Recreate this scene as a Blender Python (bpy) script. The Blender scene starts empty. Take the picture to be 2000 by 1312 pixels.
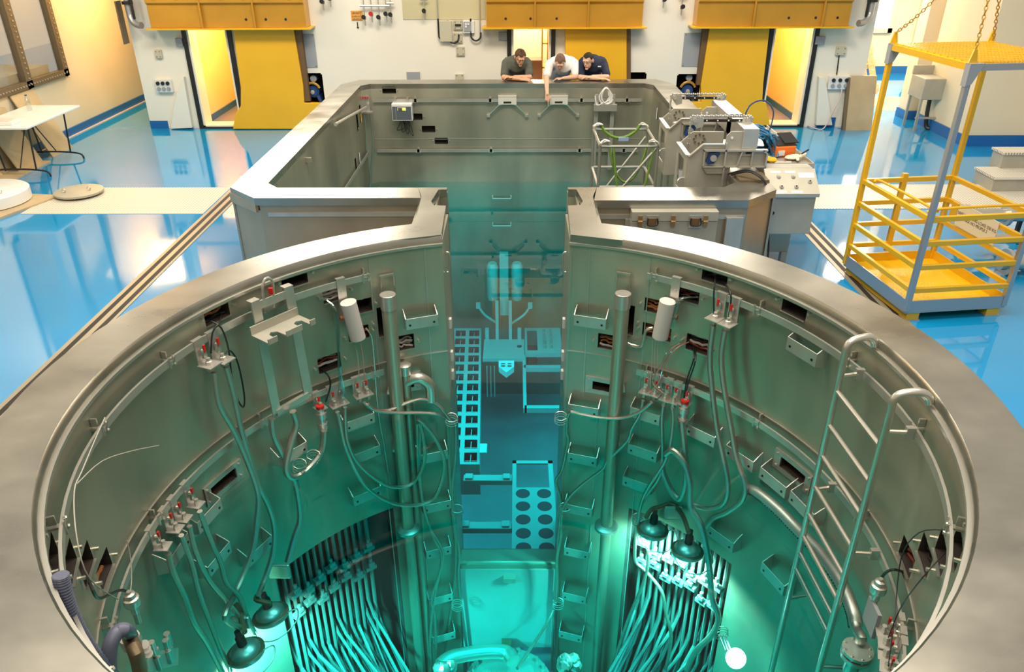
import bpy, math, random
from math import sin, cos, radians, pi, sqrt, atan2, hypot, degrees
from mathutils import Vector, Matrix
random.seed(4)
scene = bpy.context.scene
COL = scene.collection

# ---------------------------------------------------------------- camera, world, lamps, exposure
FP = 1500.36
CAM = Vector((0.0549, -3.5323, 3.1708))
def _axes():
    p, yaw, roll = 0.494432, -0.006894, 0.0037852
    f = Vector((sin(yaw)*cos(p), cos(yaw)*cos(p), -sin(p))); r = Vector((cos(yaw), -sin(yaw), 0)); d = f.cross(r)
    return cos(roll)*r + sin(roll)*d, -sin(roll)*r + cos(roll)*d, f
CR, CD, CF = _axes()
cd = bpy.data.cameras.new('camera'); cam = bpy.data.objects.new('camera', cd); COL.objects.link(cam)
cd.sensor_width = 36; cd.lens = FP/2000*36; cd.clip_end = 200
_m = Matrix((CR, -CD, -CF)).transposed().to_4x4(); _m.translation = CAM
cam.matrix_world = _m
scene.camera = cam
vs = scene.view_settings
vs.view_transform = 'Standard'; vs.look = 'None'; vs.exposure = 0.28; vs.gamma = 1.0; vs.use_curve_mapping = False
cy = scene.cycles
cy.use_denoising = True
cy.max_bounces = 9; cy.diffuse_bounces = 3; cy.glossy_bounces = 4; cy.transmission_bounces = 4
cy.transparent_max_bounces = 12; cy.volume_bounces = 0
cy.caustics_reflective = False; cy.caustics_refractive = False
cy.sample_clamp_indirect = 4.0; cy.blur_glossy = 1.0

w = bpy.data.worlds.new('hall_light'); scene.world = w; w.use_nodes = True
w.node_tree.nodes['Background'].inputs[0].default_value = (1.0, 0.93, 0.80, 1)
w.node_tree.nodes['Background'].inputs[1].default_value = 0.42

def lamp(name, kind, loc, power, color, size=1.0, size_y=None, aim=None, spot=None, blend=.4):
    d = bpy.data.lights.new(name, kind); o = bpy.data.objects.new(name, d); COL.objects.link(o)
    o.location = loc; d.energy = power; d.color = color
    if kind == 'AREA':
        d.shape = 'RECTANGLE'; d.size = size; d.size_y = size_y or size
    else: d.shadow_soft_size = size
    if kind == 'SPOT': d.spot_size = radians(spot or 120); d.spot_blend = blend
    if aim is not None:
        o.rotation_euler = (Vector(aim) - Vector(loc)).to_track_quat('-Z', 'Y').to_euler()
    return o
WARM = (1.0, 0.86, 0.66); TUNG = (1.0, 0.62, 0.22); NEUT = (1.0, 0.90, 0.74)
# high bay lamps of the hall
lamp('high_bay_lamp', 'AREA', (-3.2, 1.5, 8.5), 260, NEUT, 2.4, 2.4, aim=(-3.2, 1.5, 0))
lamp('high_bay_lamp', 'AREA', (3.2, 1.5, 8.5), 260, NEUT, 2.4, 2.4, aim=(3.2, 1.5, 0))
lamp('high_bay_lamp', 'AREA', (0, 2.6, 8.5), 470, NEUT, 3.0, 2.0, aim=(0, 6.0, 0))
lamp('high_bay_lamp', 'AREA', (0, -4.5, 8.0), 220, NEUT, 4.0, 2.0, aim=(0, 0, 0))
# luminaires on the cell face, above the yellow hoods
lamp('cell_front_lamp', 'AREA', (-3.5, 9.6, 3.25), 100, NEUT, 2.6, 0.7, aim=(-2.4, 3.3, 0.4))
lamp('cell_front_lamp', 'AREA', (3.1, 9.6, 3.25), 90, NEUT, 2.2, 0.7, aim=(2.2, 3.3, 0.4))
# tungsten lamps in the side corridors and the cells
lamp('corridor_lamp', 'AREA', (-7.2, 11.2, 3.0), 90, TUNG, 1.0, 1.0, aim=(-6.9, 10.0, 0.4))
lamp('corridor_lamp', 'POINT', (-6.7, 7.8, 3.3), 70, WARM, 0.3)
lamp('corridor_lamp', 'AREA', (7.6, 11.8, 3.4), 420, WARM, 1.4, 1.4, aim=(7.4, 11.5, 0.0))
lamp('cell_lamp', 'POINT', (-4.75, 10.75, 1.9), 85, TUNG, 0.08)
lamp('cell_lamp', 'POINT', (0.25, 11.3, 1.9), 70, WARM, 0.08)
lamp('cell_lamp', 'POINT', (4.35, 10.75, 1.9), 85, TUNG, 0.08)

# ---------------------------------------------------------------- rays of the picture onto real surfaces
def _ray(u, v): return (u-1000)*CR + (v-656)*CD + FP*CF
def HZ(u, v, z): w_ = _ray(u, v); return CAM + (z-CAM.z)/w_.z*w_
def HY(u, v, y): w_ = _ray(u, v); return CAM + (y-CAM.y)/w_.y*w_
def HX(u, v, x): w_ = _ray(u, v); return CAM + (x-CAM.x)/w_.x*w_
def HC(u, v, r=2.25):                      # the inside of the round pool's wall, at radius r
    w_ = _ray(u, v); a = w_.x**2+w_.y**2; b = CAM.x*w_.x+CAM.y*w_.y; c = CAM.x**2+CAM.y**2-r*r
    t = (-b+sqrt(max(b*b-a*c, 0)))/a
    return CAM + t*w_
def RT(u, v, r=2.25): q = HC(u, v, r); return degrees(atan2(q.x, q.y)), q.z
def ring(th, z, r=2.25): return Vector((r*sin(radians(th)), r*cos(radians(th)), z))

# ---------------------------------------------------------------- materials
MATS = {}
def mat(name, color, rough=.5, metal=0.0, noise=None, bump=None, emit=None, coat=0, spec=None, alpha=None, rough_var=0):
    m = bpy.data.materials.new(name); m.use_nodes = True; nt = m.node_tree; b = nt.nodes['Principled BSDF']
    b.inputs['Base Color'].default_value = (*color, 1); b.inputs['Roughness'].default_value = rough
    b.inputs['Metallic'].default_value = metal
    if spec is not None: b.inputs['Specular IOR Level'].default_value = spec
    if coat: b.inputs['Coat Weight'].default_value = coat; b.inputs['Coat Roughness'].default_value = .04
    if emit: b.inputs['Emission Color'].default_value = (*emit[0], 1); b.inputs['Emission Strength'].default_value = emit[1]
    if alpha: b.inputs['Alpha'].default_value = alpha
    if noise or bump or rough_var:
        tc = nt.nodes.new('ShaderNodeTexCoord'); mp = nt.nodes.new('ShaderNodeMapping')
        nt.links.new(tc.outputs['Object'], mp.inputs[0])
        n = nt.nodes.new('ShaderNodeTexNoise'); nt.links.new(mp.outputs[0], n.inputs['Vector'])
        sc, amt, st = noise if noise else (2.0, 0.0, (1, 1, 1))
        n.inputs['Scale'].default_value = sc; mp.inputs['Scale'].default_value = st; n.inputs['Detail'].default_value = 5
        if amt:
            r = nt.nodes.new('ShaderNodeMix'); r.data_type = 'RGBA'
            r.inputs[6].default_value = (*[max(0, c*(1-amt)) for c in color], 1)
            r.inputs[7].default_value = (*[min(1, c*(1+amt)) for c in color], 1)
            mr = nt.nodes.new('ShaderNodeMapRange'); mr.inputs[1].default_value = .3; mr.inputs[2].default_value = .7
            nt.links.new(n.outputs['Fac'], mr.inputs[0]); nt.links.new(mr.outputs[0], r.inputs[0])
            nt.links.new(r.outputs[2], b.inputs['Base Color'])
        if rough_var:
            mr2 = nt.nodes.new('ShaderNodeMapRange'); mr2.inputs[1].default_value = .3; mr2.inputs[2].default_value = .7
            mr2.inputs[3].default_value = rough-rough_var; mr2.inputs[4].default_value = rough+rough_var
            nt.links.new(n.outputs['Fac'], mr2.inputs[0]); nt.links.new(mr2.outputs[0], b.inputs['Roughness'])
        if bump:
            mp2 = nt.nodes.new('ShaderNodeMapping'); nt.links.new(tc.outputs['Object'], mp2.inputs[0]); mp2.inputs['Scale'].default_value = bump[2]
            n2 = nt.nodes.new('ShaderNodeTexNoise'); n2.inputs['Scale'].default_value = bump[0]; nt.links.new(mp2.outputs[0], n2.inputs['Vector'])
            bp = nt.nodes.new('ShaderNodeBump'); bp.inputs['Strength'].default_value = bump[1]; bp.inputs['Distance'].default_value = .01
            nt.links.new(n2.outputs['Fac'], bp.inputs['Height']); nt.links.new(bp.outputs[0], b.inputs['Normal'])
    MATS[name] = m; return m
STEEL = mat('satin_steel', (.44, .42, .33), .40, .75, noise=(1.5, .22, (1, 1, .35)), bump=(30, .05, (1, 1, 8)), rough_var=.08)
RIM = mat('brushed_rim_steel', (.43, .41, .36), .30, .92, noise=(1.9, .16, (1, 1.6, 1)), rough_var=.05)
PLATE = mat('plate_steel', (.60, .58, .53), .36, .75, noise=(6, .08, (1, 1, 1)))
TUBE = mat('tube_steel', (.62, .60, .54), .33, .85)
SCAF = mat('dull_scaffold_tube', (.40, .40, .36), .42, .7)
SHELL = mat('warm_reflect_shell_steel', (.48, .40, .30), .42, .75, noise=(1.5, .15, (1, 1, .5)))  # warm reflection of the cells is put into the base colour
PALEP = mat('pale_wall_plate', (.72, .70, .63), .45, .25)
SATIN = mat('submerged_satin_steel', (.52, .55, .52), .5, .15, noise=(1.2, .10, (1, 1, 1)))
CELLW = mat('warm_lit_cell_wall', (.92, .72, .36), .55)  # cream walls with the tungsten light partly put into their colour
CASE = mat('blasted_steel', (.47, .45, .38), .55, .55, noise=(5, .07, (1, 1, 1)))
HOSE = mat('braided_hose', (.50, .48, .42), .30, .9, bump=(300, .25, (1, 1, 1)))
BLACK = mat('black_rubber', (.012, .012, .012), .45)
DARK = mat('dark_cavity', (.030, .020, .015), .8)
YEL = mat('yellow_paint', (.78, .44, .012), .32, noise=(3, .05, (1, 1, 1)))
YELD = mat('shield_yellow', (.88, .47, .015), .45, noise=(2, .04, (1, 1, 1)))
OCHRE = mat('hood_ochre', (.62, .31, .035), .28, .35, noise=(2, .10, (1, 1, 1)))
WHITE = mat('white_paint', (.86, .80, .68), .55, noise=(.8, .03, (1, 1, 1)))
CREAM = mat('cream_wall', (.84, .69, .47), .55, noise=(.9, .05, (1, 1, 1)))
GREY = mat('grey_paint', (.33, .34, .36), .5)
BEIGE = mat('beige_box', (.55, .51, .38), .45)
RED = mat('red_handle', (.55, .02, .015), .35)
ORANGE = mat('orange_plastic', (.85, .17, .02), .4)
WPLAST = mat('white_plastic', (.78, .78, .75), .35)
BLUEB = mat('blue_skirting', (.015, .13, .38), .35)
PINK = mat('pale_joint', (.75, .55, .5), .5)
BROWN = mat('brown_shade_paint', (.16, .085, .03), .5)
DKFRAME = mat('steel_window_frame', (.20, .15, .09), .45, .5)
RUBBERBLUE = mat('blue_paint', (.02, .06, .2), .35)
def floor_mat():
    m = mat('blue_epoxy_floor', (.006, .27, .60), .07, coat=.6, noise=(.7, .06, (1, 1, 1)), rough_var=.03)
    return m
FLOOR = floor_mat()
def glassy(name, color, alpha):
    m = bpy.data.materials.new(name); m.use_nodes = True; nt = m.node_tree; nt.nodes.clear()
    o = nt.nodes.new('ShaderNodeOutputMaterial'); mx = nt.nodes.new('ShaderNodeMixShader')
    t = nt.nodes.new('ShaderNodeBsdfTransparent'); g = nt.nodes.new('ShaderNodeBsdfGlossy'); g.inputs['Roughness'].default_value = .05
    t.inputs[0].default_value = (*color, 1)
    mx.inputs[0].default_value = alpha
    nt.links.new(t.outputs[0], mx.inputs[1]); nt.links.new(g.outputs[0], mx.inputs[2]); nt.links.new(mx.outputs[0], o.inputs[0]); return m
CLEAR = glassy('clear_tube', (.9, .95, .95), .22)
PANE = glassy('window_glass', (.97, .97, .95), .10)
def water_mat():
    m = bpy.data.materials.new('pool_water'); m.use_nodes = True; nt = m.node_tree; nt.nodes.clear()
    o = nt.nodes.new('ShaderNodeOutputMaterial'); mx = nt.nodes.new('ShaderNodeMixShader')
    t = nt.nodes.new('ShaderNodeBsdfTransparent'); g = nt.nodes.new('ShaderNodeBsdfGlossy'); g.inputs['Roughness'].default_value = 0.0
    fr = nt.nodes.new('ShaderNodeFresnel'); fr.inputs[0].default_value = 1.33
    nt.links.new(fr.outputs[0], mx.inputs[0]); nt.links.new(t.outputs[0], mx.inputs[1]); nt.links.new(g.outputs[0], mx.inputs[2])
    va = nt.nodes.new('ShaderNodeVolumeAbsorption'); va.inputs[0].default_value = WATER_TINT; va.inputs[1].default_value = WATER_DENS
    nt.links.new(mx.outputs[0], o.inputs[0]); nt.links.new(va.outputs[0], o.inputs[1]); return m
WATER_TINT = (0.0, .905, .94, 1); WATER_DENS = .98
WATER = water_mat()

# ---------------------------------------------------------------- mesh builder
class MB:
    def __init__(s): s.v = []; s.f = []
    def add(s, vs_, fs_, M=None):
        n = len(s.v)
        s.v += [tuple(M @ Vector(p)) if M is not None else tuple(p) for p in vs_]
        s.f += [tuple(i+n for i in f) for f in fs_]; return s
    def boxb(s, x0, x1, y0, y1, z0, z1, M=None):
        v = [(x, y, z) for z in (z0, z1) for x, y in ((x0, y0), (x1, y0), (x1, y1), (x0, y1))]
        return s.add(v, [(3, 2, 1, 0), (4, 5, 6, 7), (0, 1, 5, 4), (1, 2, 6, 5), (2, 3, 7, 6), (3, 0, 4, 7)], M)
    def box(s, c, d, M=None):
        return s.boxb(c[0]-d[0]/2, c[0]+d[0]/2, c[1]-d[1]/2, c[1]+d[1]/2, c[2]-d[2]/2, c[2]+d[2]/2, M)
    def prism(s, poly, z0, z1, M=None):
        n = len(poly); v = [(x, y, z0) for x, y in poly]+[(x, y, z1) for x, y in poly]
        return s.add(v, [tuple(range(n))[::-1], tuple(range(n, 2*n))]+[(i, (i+1) % n, n+(i+1) % n, n+i) for i in range(n)], M)
    def prism_y(s, poly, y0, y1, M=None):      # poly in x,z
        A = Matrix(((1, 0, 0, 0), (0, 0, -1, 0), (0, 1, 0, 0), (0, 0, 0, 1)))
        return s.prism(poly, -y1, -y0, (M @ A) if M is not None else A)
    def prism_x(s, poly, x0, x1, M=None):      # poly in y,z
        A = Matrix(((0, 0, 1, 0), (1, 0, 0, 0), (0, 1, 0, 0), (0, 0, 0, 1)))
        return s.prism(poly, x0, x1, (M @ A) if M is not None else A)
    def tube(s, pts, r, n=8, closed=False, M=None, cap=True):
        P = [Vector(p) for p in pts]; m = len(P)
        R_ = r if isinstance(r, (list, tuple)) else [r]*m
        T = []
        for i in range(m):
            a = P[(i-1) % m] if (closed or i > 0) else P[i]; b = P[(i+1) % m] if (closed or i < m-1) else P[i]
            t = (b-a); T.append(t.normalized() if t.length > 1e-9 else Vector((0, 0, 1)))
        u = T[0].orthogonal().normalized(); vs_ = []; 
        for i in range(m):
            u = (u - T[i]*u.dot(T[i]))
            u = u.normalized() if u.length > 1e-6 else T[i].orthogonal().normalized()
            w_ = T[i].cross(u)
            for k in range(n):
                a = 2*pi*k/n; vs_.append(P[i]+R_[i]*(cos(a)*u+sin(a)*w_))
        fs_ = []
        for i in range(m if closed else m-1):
            j = (i+1) % m
            for k in range(n): fs_.append((i*n+k, i*n+(k+1) % n, j*n+(k+1) % n, j*n+k))
        if cap and not closed: fs_ += [tuple(range(n))[::-1], tuple(range((m-1)*n, m*n))]
        return s.add(vs_, fs_, M)
    def cyl(s, a, b, r, n=12, r2=None, M=None): return s.tube([a, b], [r, r if r2 is None else r2], n, M=M)
    def lathe(s, prof, n=24, M=None):
        vs_ = []; fs_ = []
        for r, z in prof:
            for k in range(n): vs_.append((r*cos(2*pi*k/n), r*sin(2*pi*k/n), z))
        m = len(prof)
        for i in range(m-1):
            for k in range(n): fs_.append((i*n+k, i*n+(k+1) % n, (i+1)*n+(k+1) % n, (i+1)*n+k))
        fs_ += [tuple(range(n))[::-1], tuple(range((m-1)*n, m*n))]
        return s.add(vs_, fs_, M)
    def arcbar(s, r0, r1, z0, z1, t0, t1, step=3, M=None):   # a bar bent along the ring, degrees
        n = max(1, int(abs(t1-t0)/step)); vs_ = []; fs_ = []
        for i in range(n+1):
            t = radians(t0+(t1-t0)*i/n)
            for r, z in ((r0, z0), (r1, z0), (r1, z1), (r0, z1)): vs_.append((r*sin(t), r*cos(t), z))
        for i in range(n):
            for k in range(4): fs_.append((i*4+k, i*4+(k+1) % 4, i*4+4+(k+1) % 4, i*4+4+k))
        fs_ += [(0, 1, 2, 3), (n*4+3, n*4+2, n*4+1, n*4)]
        return s.add(vs_, fs_, M)
    def grid(s, f, a0, a1, b0, b1, holes=(), sa=None, sb=None):   # a surface f(a,b) with rectangular holes (a0,a1,b0,b1)
        A = {a0, a1}; B = {b0, b1}
        if sa: A |= {a0+(a1-a0)*i/max(1, round(abs(a1-a0)/sa)) for i in range(max(1, round(abs(a1-a0)/sa))+1)}
        if sb: B |= {b0+(b1-b0)*i/max(1, round(abs(b1-b0)/sb)) for i in range(max(1, round(abs(b1-b0)/sb))+1)}
        for h in holes: A |= {h[0], h[1]}; B |= {h[2], h[3]}
        A = sorted(x for x in A if a0-1e-9 <= x <= a1+1e-9); B = sorted(x for x in B if b0-1e-9 <= x <= b1+1e-9)
        vs_ = [f(a, b) for b in B for a in A]; na = len(A); fs_ = []
        for j in range(len(B)-1):
            for i in range(na-1):
                ca = (A[i]+A[i+1])/2; cb = (B[j]+B[j+1])/2
                if any(h[0] < ca < h[1] and h[2] < cb < h[3] for h in holes): continue
                fs_.append((j*na+i, j*na+i+1, (j+1)*na+i+1, (j+1)*na+i))
        return s.add(vs_, fs_)
    def build(s, name, m, parent=None, smooth=True, bevel=0, kind=None, label=None):
        me = bpy.data.meshes.new(name); me.from_pydata(s.v, [], s.f); me.validate(); me.update()
        me.materials.append(m)
        if smooth: me.shade_smooth(); me.set_sharp_from_angle(angle=radians(38))
        o = bpy.data.objects.new(name, me); COL.objects.link(o)
        if parent is not None:
            o.parent = parent
            if parent.get('_world'): o.matrix_parent_inverse = Matrix.Translation(-Vector(parent.location))
        if bevel:
            b = o.modifiers.new('bevel', 'BEVEL'); b.width = bevel; b.segments = 2; b.limit_method = 'ANGLE'; b.harden_normals = False
        if kind: o['kind'] = kind
        if label: o['label'] = label
        return o
def tag(o, label, cat, group=None, kind=None):
    o['label'] = label; o['category'] = cat
    if group: o['group'] = group
    if kind: o['kind'] = kind
    return o
def thing(name, label, cat, loc=(0, 0, 0), rz=0, group=None, world=True):   # an Empty at the thing's base
    o = bpy.data.objects.new(name, None); COL.objects.link(o); o.location = loc; o.rotation_euler = (0, 0, rz); o.empty_display_size = .1
    if world: o['_world'] = 1
    return tag(o, label, cat, group)
def copy_thing(o, loc, rz, label=None, group=None, parent=None):
    c = o.copy(); COL.objects.link(c)
    if parent is not None: c.parent = parent
    else:
        c.location = loc; c.rotation_euler = (0, 0, rz)
        if label: c['label'] = label
        if group: c['group'] = group
    for ch in list(o.children): copy_thing(ch, None, None, parent=c)
    return c
def crv(pts, n=5, closed=False):           # Catmull-Rom through the points
    P = [Vector(p) for p in pts]; out = []; m = len(P)
    for i in range(m if closed else m-1):
        g = (lambda k: P[k % m]) if closed else (lambda k: P[max(0, min(m-1, k))])
        a, b, c, d = g(i-1), g(i), g(i+1), g(i+2)
        for k in range(n):
            t = k/n; out.append(.5*((2*b)+(c-a)*t+(2*a-5*b+4*c-d)*t*t+(3*b-a-3*c+d)*t**3))
    if not closed: out.append(P[-1])
    return out
# ================================================================ the setting
YB = 10.05      # face of the cells at the far end
fl = MB()
def flat(z): return lambda a, b: (a, b, z)
fl.grid(flat(0), -14, 14, -9, 22, holes=[(-2.5, 2.35, -2.5, 8.8)])
fo = fl.build('floor', FLOOR, kind='structure')

# far wall with three door openings and the two motor niches
dh = 1.9
Ld, Md, Rd = (-5.42, -4.74), (-.03, .63), (4.30, 4.98)
NI = [(-3.62, -3.27, .42, .90), (1.93, 2.24, .42, .90), (2.80, 3.16, .42, .87)]
bw = MB(); holes = [(a, b, 0, dh) for a, b in (Ld, Md, Rd)]+NI
bw.grid(lambda a, b: (a, YB, b), -6.36, 5.95, 0, 4.2, holes=holes)
bw.boxb(-6.36, -6.30, YB+.01, 14.5, 0, 4.2); bw.boxb(5.90, 5.95, YB+.01, 12.6, 0, 4.2)
bw.build('wall_back', WHITE, smooth=False, kind='structure')
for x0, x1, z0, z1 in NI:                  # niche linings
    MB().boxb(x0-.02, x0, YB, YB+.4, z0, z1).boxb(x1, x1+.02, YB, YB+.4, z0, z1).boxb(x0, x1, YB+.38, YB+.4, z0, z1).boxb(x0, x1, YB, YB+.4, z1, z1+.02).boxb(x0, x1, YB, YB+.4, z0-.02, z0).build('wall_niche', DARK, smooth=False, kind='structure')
# rooms behind the door openings
for (x0, x1), c, dx in ((Ld, CELLW, .35), (Md, CREAM, 0), (Rd, CELLW, -.35)):
    r = MB(); a, b = x0-.05+min(dx, 0), x1+.05+max(dx, 0)
    r.boxb(a-.05, a, YB+.3, 12.2, 0, 2.6).boxb(b, b+.05, YB+.3, 12.2, 0, 2.6).boxb(a, b, 12.2, 12.25, 0, 2.6).boxb(a, b, YB+.3, 12.2, 2.55, 2.6)
    r.boxb(x0-.02, x0, YB, YB+.32, 0, dh).boxb(x1, x1+.02, YB, YB+.32, 0, dh).boxb(x0, x1, YB, YB+.32, dh, dh+.03)
    r.build('wall_cell', c, smooth=False, kind='structure')
    MB().boxb(a, b, 12.17, 12.2, 0, .12).boxb(a, a+.02, YB+.32, 12.2, 0, .12).boxb(b-.02, b, YB+.32, 12.2, 0, .12).build('baseboard_cell', BLUEB, smooth=False, kind='structure')
CELLF = mat('cell_floor_grey', (.22, .22, .30), .3)
for (x0, x1) in (Ld, Md, Rd):
    MB().boxb(x0-.4, x1+.4, YB+.02, 12.2, .0, .012).build('floor_cell', CELLF, smooth=False, kind='structure')
# door surrounds: a black seal around each opening, pale steel inside it
for n_, (x0, x1) in enumerate((Ld, Md, Rd), 1):
    d = thing('door_%d' % n_, 'open cell doorway with a black rubber seal', 'door', ((x0+x1)/2, YB, 0)); d['kind'] = 'structure'
    MB().boxb(x0-.07, x0, YB-.05, YB+.02, 0, dh).boxb(x1, x1+.07, YB-.05, YB+.02, 0 if n_ != 1 else .28, dh).boxb(x0, x1, YB-.05, YB+.02, 0, .03).build('door_seal', BLACK, d, smooth=False)
    MB().boxb(x0, x0+.035, YB-.03, YB+.3, .03, dh).boxb(x1-.035, x1, YB-.03, YB+.3, .03, dh).boxb(x0, x1, YB-.03, YB+.3, .03, .05).build('door_jamb', WHITE, d, smooth=False)
# the blue skirting at the feet of the cell block
MB().boxb(-6.36, -6.05, YB-.02, YB, 0, .13).build('baseboard_back', BLUEB, smooth=False, kind='structure')
MB().boxb(5.30, 5.60, YB-.02, YB, 0, .16).build('baseboard_back_right', BLUEB, smooth=False, kind='structure')
# left side wall with its window
wl = MB(); WIN = (7.2, 9.86, .93, 3.2)
wl.grid(lambda a, b: (-7.5, a, b), -9, 17, 0, 4.5, holes=[WIN])
wl.boxb(-9.2, -9.1, 6.5, 10.5, 0, 4); wl.boxb(-7.5, -6.3, 16.9, 17, 0, 4.5)
wl.boxb(-7.62, -7.5, 9.86, 9.9, .9, 3.2)
wl.build('wall_left', CREAM, smooth=False, kind='structure')
MB().boxb(-7.5, -7.47, -9, 16.9, 0, .13).build('baseboard_left', BLUEB, smooth=False, kind='structure')
MB().boxb(-7.47, -7.43, 5, 16.9, 0, .012).build('trim_1', PINK, smooth=False, kind='structure')
wn = thing('window_1', 'steel framed window in the cream left wall', 'window', (-7.5, 8.5, .93)); wn['kind'] = 'structure'
f = MB()
for y0, y1 in ((7.2, 7.32), (8.62, 8.78), (9.72, 9.86)): f.boxb(-7.54, -7.44, y0, y1, .93, 3.2)
f.boxb(-7.54, -7.44, 7.2, 9.86, .93, 1.04); f.build('window_frame', DKFRAME, wn, smooth=False)
b_ = MB()
for i in range(34): b_.cyl((-7.44, 7.3+i*.075, .985), (-7.425, 7.3+i*.075, .985), .012, 6)
for i in range(18):
    for y in (9.79, 8.70): b_.cyl((-7.44, y, 1.0+i*.075), (-7.425, y, 1.0+i*.075), .012, 6)
b_.build('frame_bolts', PLATE, wn)
MB().boxb(-7.50, -7.495, 7.2, 9.86, .98, 3.2).build('pane', PANE, wn, smooth=False)
MB().boxb(-9.0, -7.56, 7.4, 9.5, 1.02, 1.16).build('wall_sill_shelf', CASE, smooth=False, kind='structure')
# right side: pillars, the bright bay beyond, far wall
MB().boxb(7.08, 7.9, 10.62, 10.95, 0, 4.4).build('wall_pillar', CREAM, smooth=False, kind='structure')
MB().boxb(7.06, 7.9, 10.58, 10.62, 0, .15).boxb(7.05, 7.08, 10.6, 10.95, 0, .15).build('baseboard_pillar', BLUEB, smooth=False, kind='structure')
MB().boxb(7.17, 8.3, 8.73, 10.3, 0, 4.4).boxb(8.3, 12, 8.3, 8.4, 0, 4.4).build('wall_right', CREAM, smooth=False, kind='structure')
MB().boxb(7.15, 8.32, 8.70, 8.73, 0, .17).boxb(7.14, 7.17, 8.7, 10.3, 0, .17).boxb(8.3, 12, 8.27, 8.3, 0, .17).boxb(8.3, 8.33, 8.3, 8.73, 0, .17).build('baseboard_right', BLUEB, smooth=False, kind='structure')
MB().boxb(5.9, 14, 15.4, 15.5, 0, 4.6).boxb(11, 11.1, 8.4, 15.4, 0, 4.6).build('wall_far_right', CREAM, smooth=False, kind='structure')
MB().boxb(5.9, 11, 15.36, 15.4, 0, .16).build('baseboard_far_right', BLUEB, smooth=False, kind='structure')
GLOW = mat('bright_opening_glow', (.9, .9, .9), .5, emit=((1, .97, .88), 3.2))  # emission stands in for the brightness of a lit opening and wall
for n_, (x0, x1, z0, z1) in enumerate(((7.9, 8.55, 1.0, 3.2), (9.3, 10.9, .55, 3.6)), 2):
    wn = thing('window_%d' % n_, 'bright lit opening in the far right wall', 'window', ((x0+x1)/2, 15.3, z0)); wn['kind'] = 'structure'
    MB().boxb(x0, x1, 15.34, 15.36, z0, z1).build('pane', GLOW, wn, smooth=False)
    MB().boxb(x0-.1, x0, 15.3, 15.4, z0-.1, z1+.1).boxb(x1, x1+.1, 15.3, 15.4, z0-.1, z1+.1).boxb(x0-.1, x1+.1, 15.3, 15.4, z0-.1, z0).build('window_frame', CREAM, wn, smooth=False)
FLY = mat('floor_yellow_patch', (.75, .5, .16), .4)
MB().add([(7.0, 11.3, .004), (8.9, 11.3, .004), (9.2, 12.6, .004), (7.05, 12.6, .004)], [(0, 1, 2, 3)]).build('floor_patch', FLY, kind='structure')
# floor gratings and the crane rails let into the floor
def gmat():
    m = mat('white_floor_grating', (.62, .58, .50), .45); nt = m.node_tree; b = nt.nodes['Principled BSDF']
    tc = nt.nodes.new('ShaderNodeTexCoord'); br = nt.nodes.new('ShaderNodeTexBrick'); br.offset = 0; br.squash = 1
    br.inputs['Color1'].default_value = (.30, .26, .20, 1); br.inputs['Color2'].default_value = (.30, .26, .20, 1); br.inputs['Mortar'].default_value = (.70, .66, .57, 1)
    br.inputs['Scale'].default_value = 1; br.inputs['Brick Width'].default_value = .038; br.inputs['Row Height'].default_value = .038; br.inputs['Mortar Size'].default_value = .0105
    nt.links.new(tc.outputs['Object'], br.inputs['Vector']); nt.links.new(br.outputs['Color'], b.inputs['Base Color']); return m
GRAT = gmat()
for x0, x1, y0, y1, l in ((-6.1, -3.83, 5.54, 6.6, 'left'), (3.62, 7.0, 5.68, 6.68, 'right')):
    MB().boxb(x0, x1, y0, y1, -.02, .006).build('floor_grating_'+l, GRAT, smooth=False, kind='structure')
TRK = mat('track_steel', (.42, .38, .30), .45, .6); TRKD = mat('track_slot', (.015, .013, .012), .6)
for sx, l in ((-1, 'left'), (1, 'right')):
    c = 3.70 if sx < 0 else 3.47
    MB().boxb(sx*c-.11, sx*c+.11, -3, 9.0, -.02, .006).build('floor_track_'+l, TRK, smooth=False, kind='structure')
    MB().boxb(sx*c-.065, sx*c-.02, -3, 8.98, -.02, .008).boxb(sx*c+.035, sx*c+.08, -3, 8.98, -.02, .008).build('floor_track_slot_'+l, TRKD, smooth=False, kind='structure')

# ================================================================ the pools
XL, XR, XM = -.54, .48, -.03
def mx_(x, s): return x if s < 0 else 2*XM-x
ZB = -5.0
def ringmap(a, z): t = radians(a); return (2.25*sin(t), 2.25*cos(t), z)
OPL = [(-44.3, .89, 5.3, .14), (-61.0, .87, 5.3, .14), (-36.6, .67, 5.0, .13), (-39.6, .09, 5.0, .13), (-22.6, .09, 3.4, .13), (-27.4, .32, 1.9, .26), (-31.2, .50, 4.0, .11), (-32.6, .27, 4.4, .11),
       (-121.3, .88, 5.3, .13), (-115.6, .66, 5.3, .13), (-110.6, .45, 5.3, .13), (-105.9, .27, 5.3, .13), (-101.4, .06, 5.3, .13)]
OPR = [(42.3, .89, 5.3, .14), (59.4, .88, 5.3, .14), (37.2, .67, 5.0, .13), (40.6, .27, 5.0, .13), (20.8, .08, 3.4, .13), (25.6, .32, 1.9, .26), (30.2, .49, 3.4, .11), (31.6, .27, 6.2, .11),
       (119.2, .88, 5.3, .13), (113.4, .66, 5.3, .13), (108.6, .45, 5.3, .13), (103.9, .26, 5.3, .13), (98.8, .06, 5.3, .13)]
PORTS = [(-67.5, -.40, 6.6, .085), (66.2, -.33, 6.4, .085), (21.0, -.36, 5.0, .08), (-23.2, -.30, 3.0, .10)]
holes = [(a-w_/2, a+w_/2, z-h_/2, z+h_/2) for a, z, w_, h_ in OPL+OPR+PORTS]
WINL = (-60, -29.0, -4.6, -1.60); WINR = (29.0, 56, -4.6, -1.60)
T0, T1 = 12.3, 346.2
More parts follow.
